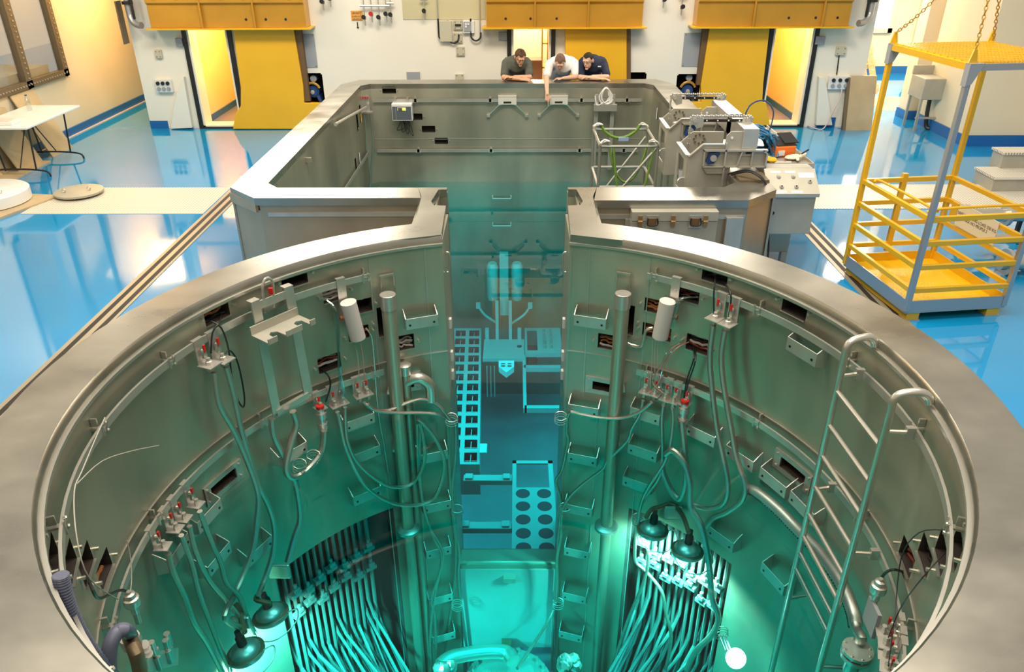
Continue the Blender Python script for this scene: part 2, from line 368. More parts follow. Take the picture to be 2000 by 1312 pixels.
rp = thing('reactor_pool', 'round stainless steel pool with a broad brushed rim in the foreground', 'pool', (0, 0, -5))
lin = MB().grid(ringmap, -180, -13.8, ZB, .95, holes=[h for h in holes if h[1] < 0]+[WINL], sa=3, sb=1.2)
lin.grid(ringmap, 12.3, 180, ZB, .95, holes=[h for h in holes if h[0] > 0]+[WINR], sa=3, sb=1.2)
lin.build('liner_wall', STEEL, rp)
MB().lathe([(2.25, ZB), (2.25, ZB+.001), (.1, ZB+.002)], 64).build('pool_floor', STEEL, rp)
sh = MB().arcbar(2.46, 2.48, 0, .93, 12.3, 346.2); sh.build('outer_shell', STEEL, rp)
# seams on the liner
sm = MB()
for z in (-.06,): sm.arcbar(2.243, 2.25, z, z+.008, -125, -13.8).arcbar(2.243, 2.25, z, z+.008, 12.3, 125)
for t in (-17.5, 16.5, -29, 29): sm.arcbar(2.244, 2.25, -.5, .93, t-.09, t+.09, 1)
for t in (-22, 20, -30, 30): sm.arcbar(2.244, 2.25, -5, -.5, t-.09, t+.09, 1)
sm.build('weld_seam', PLATE, rp)
# rim cap, in plates with different grain
cuts = [12.3, 30, 52, 76, 97, 128, 165, 200, 232, 261, 286, 308, 330, 346.2]
for i in range(len(cuts)-1):
    a, b = cuts[i], cuts[i+1]
    r_ = MB(); n = max(2, int((b-a)/3)); vs_ = []; fs_ = []
    prof = [(2.262, .90), (2.235, .90), (2.235, .985), (2.245, 1.0), (2.55, 1.0), (2.56, .99), (2.56, .90), (2.53, .90)]
    for k in range(n+1):
        t = radians(a+(b-a)*k/n)
        for r, z in prof: vs_.append((r*sin(t), r*cos(t), z))
    m_ = len(prof)
    for k in range(n):
        for j in range(m_): fs_.append((k*m_+j, k*m_+m_+j, k*m_+m_+(j+1) % m_, k*m_+(j+1) % m_))
    r_.add(vs_, fs_); r_.build('rim_plate', RIM, rp)
MB().arcbar(2.215, 2.24, .915, .935, 12.3, 346.2).build('rim_bead', TUBE, rp)
# each opening: a dark cavity, studs left and right, a bright lip below
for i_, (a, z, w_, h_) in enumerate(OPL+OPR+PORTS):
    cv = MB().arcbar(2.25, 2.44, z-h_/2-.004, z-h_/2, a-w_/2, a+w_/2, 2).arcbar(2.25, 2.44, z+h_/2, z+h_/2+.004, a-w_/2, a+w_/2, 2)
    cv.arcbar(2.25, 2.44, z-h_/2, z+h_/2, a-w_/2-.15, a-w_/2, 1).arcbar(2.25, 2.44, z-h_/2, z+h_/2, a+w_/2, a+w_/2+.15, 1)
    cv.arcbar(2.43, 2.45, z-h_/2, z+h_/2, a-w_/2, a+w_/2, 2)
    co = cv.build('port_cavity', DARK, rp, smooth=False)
    if i_ >= len(OPL+OPR): continue
    for k in (-1, 1):
        zz = z+(.0 if abs(a) < 90 else -k*(1 if a < 0 else -1)*.03)
        MB().cyl(ring(a+k*(w_/2+.9), zz), ring(a+k*(w_/2+.9), zz, 2.222), .011, 8).build('stud', TUBE, co)
    MB().arcbar(2.235, 2.252, z-h_/2-.006, z-h_/2, a-w_/2, a+w_/2, 2).build('lip', TUBE, co)
for a, z, w_, h_ in PORTS:
    fr = MB(); W1, H1 = w_/2+1.6, h_/2+.04
    fr.grid(lambda a_, b_: tuple(ring(a_, b_, 2.238)), a-W1, a+W1, z-H1, z+H1, holes=[(a-w_/2, a+w_/2, z-h_/2, z+h_/2)], sa=2)
    fr.arcbar(2.238, 2.25, z-H1-.001, z-H1, a-W1, a+W1, 2).arcbar(2.238, 2.25, z+H1, z+H1+.001, a-W1, a+W1, 2)
    for k in (-1, 1):
        for j in (-1, 1): fr.cyl(ring(a+k*(W1-.7), z+j*(H1-.03), 2.24), ring(a+k*(W1-.7), z+j*(H1-.03), 2.225), .011, 8)
    fr.build('port_frame', PLATE, rp)
# recesses below the liner's lower edge, where the pipe bundles rise
for A0, A1, B0, B1 in (WINL, WINR):
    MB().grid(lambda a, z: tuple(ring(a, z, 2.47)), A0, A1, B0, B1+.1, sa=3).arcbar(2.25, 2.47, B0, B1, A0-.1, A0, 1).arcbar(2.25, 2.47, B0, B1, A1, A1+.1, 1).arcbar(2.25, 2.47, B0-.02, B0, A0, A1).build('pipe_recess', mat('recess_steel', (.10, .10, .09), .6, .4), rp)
# the slot between the pools
for s in (-1, 1):
    X = lambda x: mx_(x, s)
    e = MB(); a_, b_ = sorted((X(XL), X(XL-.02)))
    yy = 2.19
    e.boxb(a_, b_, yy, 2.88, ZB, .93)
    a_, b_ = sorted((X(-.68), X(-.66))); e.boxb(a_, b_, 2.88, 3.34, ZB, .93)
    a_, b_ = sorted((X(-.68), X(XL))); e.boxb(a_, b_, 2.86, 2.88, ZB, .93)
    a_, b_ = sorted((X(-.70), X(-.585))); e.boxb(a_, b_, 3.34, 3.40, ZB, .97)
    e.build('slot_wall', STEEL, rp, smooth=False)
    poly = [(XL, 2.175), (-.56, 2.88), (-.67, 2.895), (-.70, 3.0), (-.665, 3.335), (-.59, 3.34), (-.59, 3.40), (-.86, 3.40), (-.80, 3.13), (-.78, 2.43), (-1.02, 2.34), (-.93, 2.05)]
    poly = [(X(x), y) for x, y in poly]
    if s > 0: poly = poly[::-1]
    MB().prism(poly, .93, 1.001).build('slot_rim_plate', RIM, rp, smooth=False)
    a_, b_ = sorted((X(-.83), X(-.78)))
    MB().boxb(a_, b_, 2.4, 3.16, 0, .93).build('slot_outer_wall', STEEL, rp, smooth=False)
    # small welded grips on the slot wall
    g = MB(); x = X(-.525)
    g.tube(crv([(x, 2.36, .78), (X(-.50), 2.36, .76), (X(-.50), 2.36, .62), (x, 2.36, .60)], 4), .008, 6); g.build('slot_grip', TUBE, rp)
# sill of the slot
si = MB().boxb(XL, XR, 2.20, 2.42, -2.62, -2.52); si.build('slot_sill', STEEL, rp, bevel=.03)
MB().boxb(XL+.02, XR-.02, 2.19, 2.21, -3.74, -2.6).build('slot_front_panel', SATIN, rp)
MB().boxb(-.08, .04, 2.14, 2.19, -2.74, -2.68).build('slot_lug', CASE, rp)

sp = thing('service_pool', 'rectangular stainless steel pool behind the round one, men leaning on it', 'pool', (0, 6, -5))
TL, TR, TB, TF = -2.30, 2.12, 8.6, 3.40
ZD = -4.6
tw_l = [(8.18, 8.30, .50, .76), (7.90, 8.02, .44, .70), (7.80, 7.90, -.02, .14), (7.50, 7.60, -.02, .14)]
tw_r = [(7.90, 8.02, .60, .76), (6.5, 6.62, .5, .66), (6.1, 6.22, .28, .44)]
OPB = [(x, z) for x, z in ((-1.95, .885), (-1.63, .66), (-1.31, .44), (-1.00, .20), (-1.63, .66))]
bwall = MB().grid(lambda a, b: (a, TB, b), TL+.12, TR-.12, ZD, .93, holes=[(q.x-.1, q.x+.1, q.z-.045, q.z+.045) for q in (HY(760, 176, TB), HY(785, 201, TB), HY(812, 228, TB), HY(837, 252, TB), HY(862, 275, TB))])
bwall.build('tank_end_wall', STEEL, sp)
lw = MB().grid(lambda a, b: (TL, a, b), TF, TB-.15, ZD, .93, holes=tw_l)
lw.add([(TL, TB-.15, ZD), (TL+.12, TB, ZD), (TL+.12, TB, .93), (TL, TB-.15, .93)], [(0, 1, 2, 3)])
lw.grid(lambda a, b: (TR, a, b), TF, TB-.15, ZD, .93, holes=tw_r)
lw.add([(TR, TB-.15, ZD), (TR-.12, TB, ZD), (TR-.12, TB, .93), (TR, TB-.15, .93)], [(3, 2, 1, 0)])
lw.boxb(TL, -.60, TF-.02, TF, ZD, .93).boxb(.54, TR, TF-.02, TF, ZD, .93)
lw.build('tank_side_wall', STEEL, sp)
MB().boxb(TL, TR, 2.4, TB, ZD-.02, ZD).build('tank_floor', SATIN, sp)
for q in (HY(760, 176, TB), HY(785, 201, TB), HY(812, 228, TB), HY(837, 252, TB), HY(862, 275, TB)):
    co = MB().boxb(q.x-.1, q.x+.1, TB+.1, TB+.11, q.z-.045, q.z+.045).boxb(q.x-.1, q.x+.1, TB, TB+.1, q.z-.05, q.z-.045).boxb(q.x-.1, q.x+.1, TB, TB+.1, q.z+.045, q.z+.05).boxb(q.x-.105, q.x-.1, TB, TB+.1, q.z-.045, q.z+.045).boxb(q.x+.1, q.x+.105, TB, TB+.1, q.z-.045, q.z+.045).build('port_cavity', DARK, sp, smooth=False)
    for k in (-.13, .13): MB().cyl((q.x+k, TB, q.z), (q.x+k, TB-.02, q.z), .009, 6).build('stud', TUBE, co)
for y0, y1, z0, z1 in tw_l: MB().boxb(TL-.1, TL-.02, y0-.05, y1+.05, z0-.05, z1+.05).build('port_cavity', DARK, sp, smooth=False)
for y0, y1, z0, z1 in tw_r: MB().boxb(TR+.02, TR+.1, y0-.05, y1+.05, z0-.05, z1+.05).build('port_cavity', DARK, sp, smooth=False)
st = MB()
st.boxb(TL+.12, TR-.12, TB-.006, TB, .155, .163).boxb(TL+.12, TR-.12, TB-.004, TB, .70, .705)
st.build('weld_seam', PLATE, sp)
# rim of the tank: flat cap plates, mitred corners
def cap(poly, nm='rim_plate', M=RIM): return MB().prism(poly, .93, 1.0).build(nm, M, sp, smooth=False)
OL, OR_, OB = -2.62, 2.44, 8.95
cap([(TL, 3.55), (TL, TB-.15), (TL+.12, TB), (TL+.12-.0, OB), (TL-.1, OB), (OL, TB-.02), (OL, 3.42), (-2.30, 3.10), (-2.17, 3.40)])
cap([(TL+.12, TB), (-.6, TB), (-.6, OB), (TL+.12, OB)])
cap([(-.6, TB), (TR-.12, TB), (TR-.12, OB), (-.6, OB)])
cap([(TR-.12, TB), (TR, TB-.15), (TR, 3.55), (1.98, 3.40), (2.11, 3.02), (OR_, 3.32), (OR_, TB-.05), (TR+.1, OB), (TR-.12, OB)])
cap([(-2.17, 3.40), (-2.30, 3.10), (-.80, 3.10), (-.86, 3.40)])
cap([(.80, 3.40), (.74, 3.02), (2.11, 3.02), (1.98, 3.40)])
o_ = MB().boxb(OL, OL+.02, 3.42, TB, 0, .95).boxb(OR_-.02, OR_, 3.32, TB, 0, .95).boxb(TL, TR, OB-.02, OB, 0, .95)
o_.prism([(OL, 3.44), (OL+.04, 3.44), (-2.22, 3.16), (-2.25, 3.14)], 0, .86).prism([(OL-.015, 3.42), (OL+.02, 3.42), (-2.28, 3.12), (-2.30, 3.10)], .86, .95)
o_.boxb(-2.27, -.8, 3.13, 3.18, 0, .95)
o_.prism([(2.08, 3.06), (2.12, 3.06), (2.42, 3.34), (2.40, 3.36)], 0, .95)
o_.boxb(.75, 2.08, 3.05, 3.10, 0, .95)
o_.build('outer_shell', SHELL, sp, smooth=False)
for b__ in ((-2.20, -.8, 3.115, 3.14, .82, .86), (.75, 2.1, 3.035, 3.06, .82, .86), (1.66, 1.80, 3.02, 3.06, 0, .84), (1.93, 2.08, 3.0, 3.06, 0, .84), (1.03, 1.12, 3.03, 3.06, 0, .82)):
    MB().boxb(*b__).build('shell_stiffener', PLATE, sp, smooth=False)

# ---------------------------------------------------------------- the water
ol = []
for i in range(0, 101):
    t = radians(17+i*(343-17)/100.0); ol.append((2.5*sin(t), 2.5*cos(t)))
ol += [(-.72, 2.5), (-.72, 3.41), (TL-.02, 3.41), (TL-.02, TB+.02), (TR+.02, TB+.02), (TR+.02, 3.41), (.66, 3.41), (.66, 2.5)]
wt = MB().prism(ol[::-1], -5.3, -.53)
wo = wt.build('pool_water', WATER, smooth=False)
tag(wo, 'clear teal water filling both steel pools up to a still surface', 'water', kind='stuff')
# unseen fill lights added under water to brighten tank and slot
TEALW = (.75, 1.0, .95); TEALB = (.6, 1.0, .92)
lamp('tank_fill_light', 'AREA', (-1.75, 5.0, -1.2), 75, TEALB, .5, 2.0, aim=(-.7, 5.6, -4.0))
lamp('tank_fill_light', 'AREA', (1.6, 5.0, -1.2), 75, TEALB, .5, 2.0, aim=(.6, 5.6, -4.0))
lamp('pool_light', 'AREA', (0, -1.6, -2.2), 15, TEALW, 1.2, .5, aim=(0, 2.2, -3.2))  # added below the view to brighten the slot front panel
# ================================================================ the far wall's equipment
def PY(px, y): return [(q.x, q.z) for q in (HY(u, v, y) for u, v in px)]
def hood(x0, x1, label, holes_, ribs):
    t = thing('shield_hood', label, 'hood', ((x0+x1)/2, YB, 1.66), group='ochre hoods over the cell doors')
    MB().prism_x([(YB, 1.67), (9.75, 1.67), (9.75, 2.02), (9.70, 2.05), (9.70, 2.75), (YB, 2.75)], x0, x1).build('hood_body', OCHRE, t, smooth=False, bevel=.01)
    MB().boxb(x0-.07, x1+.07, 9.68, YB, 1.65, 1.672).build('lower_lip', YEL, t, smooth=False)
    for x in ribs: MB().boxb(x-.012, x+.012, 9.69, 9.76, 1.67, 2.7).build('rib', OCHRE, t, smooth=False)
    n = int((x1-x0)/.36)
    for i in range(n): 
        x = x0+.15+i*.36
        MB().cyl((x, 9.70, 2.12), (x, 9.68, 2.12), .022, 10).build('bolt', YEL, t)
    for x in holes_: MB().cyl((x, 9.752, 1.80), (x, 9.745, 1.80), .020, 12).build('hole', BLACK, t)
    return t
hood(-5.86, -3.34, 'ochre yellow shield hood over the left cell doorway', (-4.30, -3.98, -3.66), (-5.0, -4.15))
hood(-.43, 2.08, 'ochre yellow shield hood over the middle doorway, above the three men', (-.12, .28, .70), (.35, 1.2))
hood(2.95, 5.40, 'ochre yellow shield hood over the right cell doorway', (4.42, 4.85, 5.2), (3.85, 4.95))
def shield(px, y, lab, side):
    t = thing('shield_door', lab, 'door', (PY(px, y)[0][0], YB, 0))
    MB().prism_y(PY(px, y), y, YB-.01).build('door_slab', YELD, t, smooth=False, bevel=.008)
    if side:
        p = PY(side, y+.03); MB().prism_y(p, y+.03, YB-.005).build('shaded_side', BROWN, t, smooth=False)  # brown colour stands in for the shadow on the slab's recessed side
    return t
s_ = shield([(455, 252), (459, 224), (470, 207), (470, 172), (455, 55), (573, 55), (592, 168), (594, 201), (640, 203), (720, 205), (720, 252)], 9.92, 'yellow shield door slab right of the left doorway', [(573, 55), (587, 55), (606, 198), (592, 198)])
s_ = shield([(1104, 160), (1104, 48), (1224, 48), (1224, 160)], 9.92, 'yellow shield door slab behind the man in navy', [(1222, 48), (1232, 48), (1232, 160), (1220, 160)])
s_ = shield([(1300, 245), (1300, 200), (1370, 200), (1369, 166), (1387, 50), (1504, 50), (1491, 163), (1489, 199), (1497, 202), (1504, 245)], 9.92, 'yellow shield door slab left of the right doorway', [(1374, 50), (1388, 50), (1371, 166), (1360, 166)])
# white wedge plinths beside the doorways
def wedge(px, y, lab, M=WHITE):
    o = MB().prism_y(PY(px, y), y, YB-.005).build('wall_wedge', M, smooth=False, bevel=.01); return tag(o, lab, 'wall wedge')
wedge([(333, 252), (340, 200), (352, 160), (358, 150), (375, 250)], 9.94, 'pale flared wall plinth left of the left doorway')
wedge([(1594, 245), (1600, 150), (1612, 150), (1626, 245)], 9.94, 'cream flared wall plinth right of the right doorway')
# pump motors in the niches
def motor(x, z, lab):
    t = thing('pump_motor', lab, 'motor', (x, YB+.12, z), group='blue pump motors in the wall niches')
    MB().cyl((x, YB+.3, z+.17), (x, YB+.02, z+.17), .10, 16).cyl((x, YB+.02, z+.17), (x, YB-.01, z+.17), .075, 16).build('motor_housing', RUBBERBLUE, t)
    MB().lathe([(.035, 0), (.035, .03), (.02, .035)], 14, Matrix.Translation((x, YB-.01, z+.17)) @ Matrix.Rotation(pi/2, 4, 'X')).build('hub', CASE, t)
    for k in (-1, 1): MB().prism_y([(x+k*.05, z+.1), (x+k*.10, z+.12), (x+k*.14, z), (x+k*.09, z)], YB, YB+.25).build('foot', RUBBERBLUE, t, smooth=False)
    a = [(x+.13*cos(radians(a_)), YB-.005, z+.19+.13*sin(radians(a_))) for a_ in range(20, 161, 20)]
    MB().tube(a, .022, 6).build('guard_arch', ORANGE if 0 else OCHRE, t)
    MB().cyl((x+.02, YB+.2, z+.38), (x+.02, YB+.05, z+.38), .055, 14).build('tension_wheel', GREY, t)
motor(-3.44, .44, 'blue pump motor in the niche right of the left yellow slab')
motor(2.98, .44, 'blue pump motor in the niche left of the right yellow slab')
# flat plates and boxes on the far wall
def wplate(u0, v0, u1, v1, name, M, lab, cat, d=.02, grp=None, screws=True, y=YB):
    a = HY(u0, v0, y); b = HY(u1, v1, y); t = thing(name, lab, cat, ((a.x+b.x)/2, y, b.z), group=grp)
    x0, x1, z0, z1 = a.x, b.x, b.z, a.z
    MB().boxb(x0, x1, y-d, y-.001, z0, z1).build('plate' if d < .05 else 'housing', M, t, smooth=False, bevel=.004)
    if screws:
        for x in (x0+.025, x1-.025):
            for z in (z0+.025, z1-.025): MB().cyl((x, y-d, z), (x, y-d-.006, z), .008, 8).build('screw', DKFRAME, t)
    return t, x0, x1, z0, z1
wplate(588, 66, 621, 132, 'blank_panel', GREY, 'tall grey blank panel beside the left yellow slab', 'panel', .012)
wplate(1337, 64, 1366, 130, 'blank_panel', GREY, 'tall grey blank panel left of the right yellow slab', 'panel', .012)
wplate(794, 140, 821, 158, 'cover_plate', GREY, 'small grey cover plate low on the wall behind the pool rim', 'plate', .02, screws=False)
wplate(889, 144, 906, 160, 'socket_box', BEIGE, 'square beige box on the wall just above the far rim', 'box', .03)
wplate(891, 91, 908, 108, 'junction_box', BEIGE, 'square beige junction box below the breaker switches', 'box', .04)
wplate(859, 40, 884, 80, 'control_box', BEIGE, 'tall plain beige electrical box with a small lock', 'box', .09, screws=False)
t, x0, x1, z0, z1 = wplate(886, 39, 904, 57, 'rotary_switch', BEIGE, 'beige rotary isolator between two electrical boxes', 'switch', .05)
MB().box(((x0+x1)/2, YB-.06, (z0+z1)/2), (.10, .03, .025)).build('switch_knob', BLACK, t, smooth=False)
wplate(886, 64, 904, 83, 'junction_box', BEIGE, 'square beige junction box under the rotary isolator', 'box', .04)
t, x0, x1, z0, z1 = wplate(905, 40, 927, 64, 'breaker_box', WPLAST, 'white breaker box with a dark face', 'box', .07, screws=False)
MB().boxb(x0+.01, x0+.13, YB-.085, YB-.07, z0+.03, z1-.01).build('breaker_face', GREY, t, smooth=False)
for i in range(3): MB().boxb(x0+.03+.04*(i % 2), x0+.06+.04*(i % 2), YB-.095, YB-.085, z1-.06-.04*(i//2), z1-.03-.04*(i//2)).build('breaker_switch', WPLAST, t, smooth=False)
bp = tag(MB().boxb(HY(785, 0, YB).x, HY(948, 0, YB).x, YB-.012, YB-.001, HY(785, 38, YB).z, 2.7).build('backing_board', mat('pale_yellow_board', (.62, .55, .33), .5), smooth=False), 'pale yellow backing board behind the piping, top of the wall', 'board')
for i, (u0, u1, v) in enumerate([(857, 873, 68), (876, 896, 72), (920, 939, 68)]):
    a, b = HY(u0, v, YB-.05), HY(u1, v, YB-.05); r = (b.x-a.x)/2
    pts = [(a.x, YB-.06, a.z+.25), (a.x, YB-.06, a.z)] + [(a.x+r-r*cos(k*pi/6), YB-.07, a.z-r*1.1*sin(k*pi/6)) for k in range(1, 6)] + [(b.x, YB-.06, b.z), (b.x, YB-.06, b.z+.04)]
    tag(MB().tube(crv(pts, 3), .014, 8).build('cable_loop', BLACK), ['black cable loop hanging left of the tall beige box', 'black cable loop between the beige boxes', 'black cable loop hanging under the breaker box'][i], 'cable')
for u, lab in ((857, 'thin steel conduit dropping left of the tall beige box'), (938, 'thin steel conduit dropping right of the breaker box')):
    a = HY(u, 68, YB-.04); tag(MB().cyl((a.x, YB-.05, a.z+.02), (a.x, YB-.05, 2.7), .011, 8).build('conduit', TUBE), lab, 'conduit')
# yellowish card sign with handwriting and the arrow
sg = thing('wall_sign', 'orange card sign with dark handwriting on the far wall', 'sign', (HY(697, 40, YB).x, YB, HY(697, 40, YB).z))
a, b = HY(685, 21, YB), HY(709, 40, YB)
MB().boxb(a.x, b.x, YB-.01, YB-.001, b.z, a.z).build('sign_card', mat('orange_card', (.75, .33, .06), .5), sg, smooth=False)
hw = MB(); rr = random.Random(2)
for r_ in range(3):
    x = a.x+.02
    while x < b.x-.03:
        h = rr.uniform(.016, .028); z = a.z-.035-r_*.05; hw.boxb(x, x+.006, YB-.012, YB-.010, z-h/2, z+h/2); hw.boxb(x, x+.014, YB-.012, YB-.010, z+h/2*rr.choice((-1, 0, 1)), z+h/2*rr.choice((-1, 0, 1))+.006); x += .022
hw.build('handwriting', DKFRAME, sg, smooth=False)
p = HY(698, 43, YB); q = HY(699, 57, YB)
tag(MB().boxb(p.x-.008, p.x+.008, YB-.004, YB-.001, q.z+.03, p.z).prism_y([(p.x-.022, q.z+.035), (p.x+.022, q.z+.035), (p.x, q.z)], YB-.004, YB-.001).build('arrow_mark', BLACK, smooth=False), 'black arrow painted below the orange card sign', 'arrow')
# valve manifolds hanging into the top of the picture
def valves(u, v, lab, n=3, col=TUBE):
    p = HY(u, v, YB-.1); t = thing('valve_manifold', lab, 'valve', (p.x, YB, p.z))
    MB().cyl((p.x-.12*n/2, YB-.1, p.z+.30), (p.x+.12*n/2, YB-.1, p.z+.30), .018, 8).build('header_pipe', col, t)
    for i in range(n):
        x = p.x-.12*(n-1)/2+.12*i; zz = p.z+.05*(i % 2)
        MB().cyl((x, YB-.1, p.z+.75), (x, YB-.1, zz), .010, 8).build('drop_pipe', col, t)
        MB().box((x, YB-.11, zz+.12), (.04, .05, .05)).build('valve_body', DKFRAME, t, smooth=False)
        MB().cyl((x, YB-.12, zz+.14), (x, YB-.20, zz+.14), .009, 6).cyl((x, YB-.2, zz+.14), (x, YB-.21, zz+.14), .035, 12).build('handwheel', RED if i == 1 and n > 2 else BLACK, t)
valves(640, 20, 'black handled valve pair left of the orange card sign', 2, TUBE)
valves(735, 50, 'cluster of small valves and gauges right of the orange card sign', 4)
valves(765, 45, 'single valve with a long black lever beside the gauge cluster', 1)
valves(830, 38, 'single small valve mounted on the pale yellow board', 1)
valves(1295, 16, 'valve with a black handle left of the right hood, nearer the middle hood', 1)
valves(1330, 30, 'valve hanging from a thin pipe close to the right hood', 1)
# vent pipes with black clamps at both ends of the block
def ventpipe(u, s, lab):
    t = thing('vent_pipe', lab, 'pipe', (HY(u, 50, 9.85).x, 9.9, 1.7))
    e = HY(u, 52, 9.85); x = e.x
    MB().tube(crv([(x-.10*s, 9.9, 2.9), (x-.10*s, 9.9, 1.98), (x-.08*s, 9.88, 1.80), (x+.0*s, 9.84, 1.72), (x+.10*s, 9.80, 1.71)], 4), .052, 12).build('pipe_bend', mat('galvanised', (.42, .43, .44), .35, .6) if 'galvanised' not in MATS else MATS['galvanised'], t)
    MB().lathe([(.085, 0), (.085, .025), (.085, .05)], 16, Matrix.Translation((x-.10*s, 9.9, 2.02))).build('clamp_flange', BLACK, t)
    MB().box((x-.02*s, 9.86, 1.95), (.03, .03, .30)).box((x-.02*s, 9.86, 2.12), (.05, .05, .08)).build('clamp_lever', BLACK, t, smooth=False)
ventpipe(268, 1, 'grey vent pipe with a black flange at the left end of the far wall')
ventpipe(1685, -1, 'grey vent pipe with a black flange at the right end of the far wall')
def bx(name, u0, v0, u1, v1, y, d, M, lab, cat):
    a, b = HY(u0, v0, y), HY(u1, v1, y)
    return tag(MB().boxb(a.x, b.x, y-d, y-.001, b.z, a.z).build(name, M, smooth=False, bevel=.005), lab, cat)
bx('cable_cabinet', 232, 0, 254, 84, 9.95, .18, DKFRAME, 'narrow dark cabinet at the far left end of the cell block', 'cabinet')
def socketpanel(u, v, lab):
    a, b = HY(u-18, v-12, YB), HY(u+19, v+13, YB); t = thing('power_outlet_unit', lab, 'panel', ((a.x+b.x)/2, YB, b.z), group='six-way socket panels')
    MB().boxb(a.x, b.x, YB-.07, YB-.001, b.z, a.z).build('housing', WPLAST, t, smooth=False, bevel=.006)
    w_, h_ = b.x-a.x, a.z-b.z
    for i in range(3):
        for j in range(2):
            c = (a.x+w_*(.2+.3*i), YB-.07, b.z+h_*(.30+.42*j))
            MB().cyl(c, (c[0], c[1]-.025, c[2]), .030, 12).build('socket', BLACK if j else GREY, t)
socketpanel(322, 166, 'white panel of six sockets left of the left doorway')
socketpanel(1636, 160, 'white panel of six sockets right of the right doorway')
for u, v, lab in ((311, 105, 'small grey switch box above the left socket panel'), (1641, 99, 'small grey switch box above the right socket panel')):
    wplate(u-8, v-8, u+8, v+8, 'switch_box', BEIGE, lab, 'switch', .05)
for u, v, lab in ((352, 82, 'dark grey lamp box by the left doorway edge'), (982, 70, 'dark grey box left of the middle doorway'), (1600, 78, 'grey box right of the right doorway')):
    bx('wall_box', u-8, v-8, u+8, v+8, YB, .06, GREY, lab, 'box')
tag(MB().cyl(HY(1639, 108, YB-.02), HY(1634, 146, YB-.02), .010, 6).build('black_flex', BLACK), 'black cord from the right switch box to its socket panel', 'cord')
tag(MB().tube(crv([HY(1645, 172, YB-.06), HY(1640, 192, YB-.1), HY(1625, 220, YB-.15), (5.35, 9.85, .02), HZ(1590, 250, .02), HZ(1560, 237, .02)], 5), .010, 6).build('pale_flex', PINK), 'pale cord trailing from the right socket panel over the floor', 'cord')
# inside the middle doorway: cartons and shelving, lit; inside the side doorways a pipe with elbow
CART = mat('brown_carton', (.30, .12, .045), .6)
tag(MB().boxb(.10, .50, 10.5, 10.9, .01, 1.05).build('carton_stack', CART, smooth=False, bevel=.01), 'tall brown carton standing inside the middle doorway', 'carton')
sh_ = thing('storage_rack', 'yellow steel rack inside the middle doorway', 'rack', (.55, 10.8, 0))
for x in (.50, .60): MB().boxb(x-.012, x+.012, 10.6, 10.62, 0, 1.9).build('upright', YEL, sh_, smooth=False)
for z in (.5, .9, 1.3): MB().boxb(.50, .60, 10.6, 11.0, z, z+.02).build('shelf', YEL, sh_, smooth=False)
for x, lab in ((-4.82, 'orange lit pipe with an elbow inside the left doorway'), (4.36, 'orange lit pipe with an elbow inside the right doorway')):
    tag(MB().tube(crv([(x, 10.5, 1.9), (x, 10.5, 1.1), (x+.03, 10.5, 1.0), (x+.08, 10.5, .98)], 4), .025, 8).build('wall_pipe', TUBE), lab, 'pipe')

# ================================================================ left side of the hall
tb = thing('folding_table', 'white folding table with black legs against the left wall', 'table', (-7.0, 7.6, 0))
tx0, tx1, ty0, ty1 = -7.35, -6.54, 6.86, 8.30
MB().boxb(tx0, tx1, ty0, ty1, .725, .755).build('tabletop', WPLAST, tb, smooth=False, bevel=.006)
for y in (7.15, 8.1):
    MB().tube(crv([(-7.25, y, .73), (-7.20, y, .08)], 2), .012, 8).build('leg', BLACK, tb)
    MB().tube(crv([(-6.70, y, .73), (-6.76, y, .10)], 2), .012, 8).build('leg', BLACK, tb)
    MB().tube(crv([(-7.40, y, .0), (-7.33, y, .08), (-7.2, y, .10), (-6.85, y, .10), (-6.62, y, .07), (-6.58, y, .0)], 4), .013, 8).build('foot_bar', BLACK, tb)
    MB().tube([(-6.98, y, .12), (-6.98, y+(.45 if y < 7.5 else -.45), .72)], .008, 6).build('brace', BLACK, tb)
pp = thing('ring_binder', 'white ring binder lying open at the table edge', 'binder', (-7.0, 7.1, .755))
MB().boxb(-7.28, -6.80, 6.98, 7.20, .756, .80).build('cover', WPLAST, pp, smooth=False, bevel=.006)
MB().boxb(-7.26, -6.86, 7.0, 7.19, .80, .806).build('label_sheet', PINK, pp, smooth=False)
tag(MB().boxb(-7.3, -6.9, 7.25, 7.50, .756, .764).build('paper_stack', mat('paper_pinkish', (.8, .66, .6), .6), smooth=False), 'flat stack of pinkish papers behind the white binder', 'paper')
bt = thing('water_bottle', 'clear plastic water bottle standing on the folding table', 'bottle', (-7.1, 7.95, .755))
MB().lathe([(.03, 0), (.036, .01), (.036, .14), (.034, .15), (.014, .19), (.014, .205)], 16, Matrix.Translation((-7.1, 7.95, .756))).build('bottle_body', CLEAR, bt)
MB().lathe([(.016, .205), (.016, .222)], 12, Matrix.Translation((-7.1, 7.95, .756))).build('cap', RUBBERBLUE, bt)
def leanboard(y0, y1, z1, x0, lab, M=None):
    o = MB().prism_y([(x0, .0), (x0+.02, .0), (-7.46, z1), (-7.48, z1)], y0, y1).build('plywood_board', M or mat('tan_board', (.50, .38, .22), .45, noise=(3, .12, (1, 1, 1))) if 'tan_board' not in MATS else MATS['tan_board'], smooth=False)
    return tag(o, lab, 'board')
leanboard(8.15, 8.75, .92, -7.10, 'tan board leaning on the wall right behind the table')
leanboard(7.35, 7.95, .80, -7.15, 'tan board leaning below the tabletop, middle of the three')
leanboard(7.0, 7.55, 1.0, -7.3, 'tall tan board leaning behind the table, leftmost of the three')
tag(MB().boxb(-7.42, -6.98, 6.7, 7.9, .0, .02).build('floor_plank', MATS['tan_board'], smooth=False), 'tan plank lying on the floor under the table', 'plank')
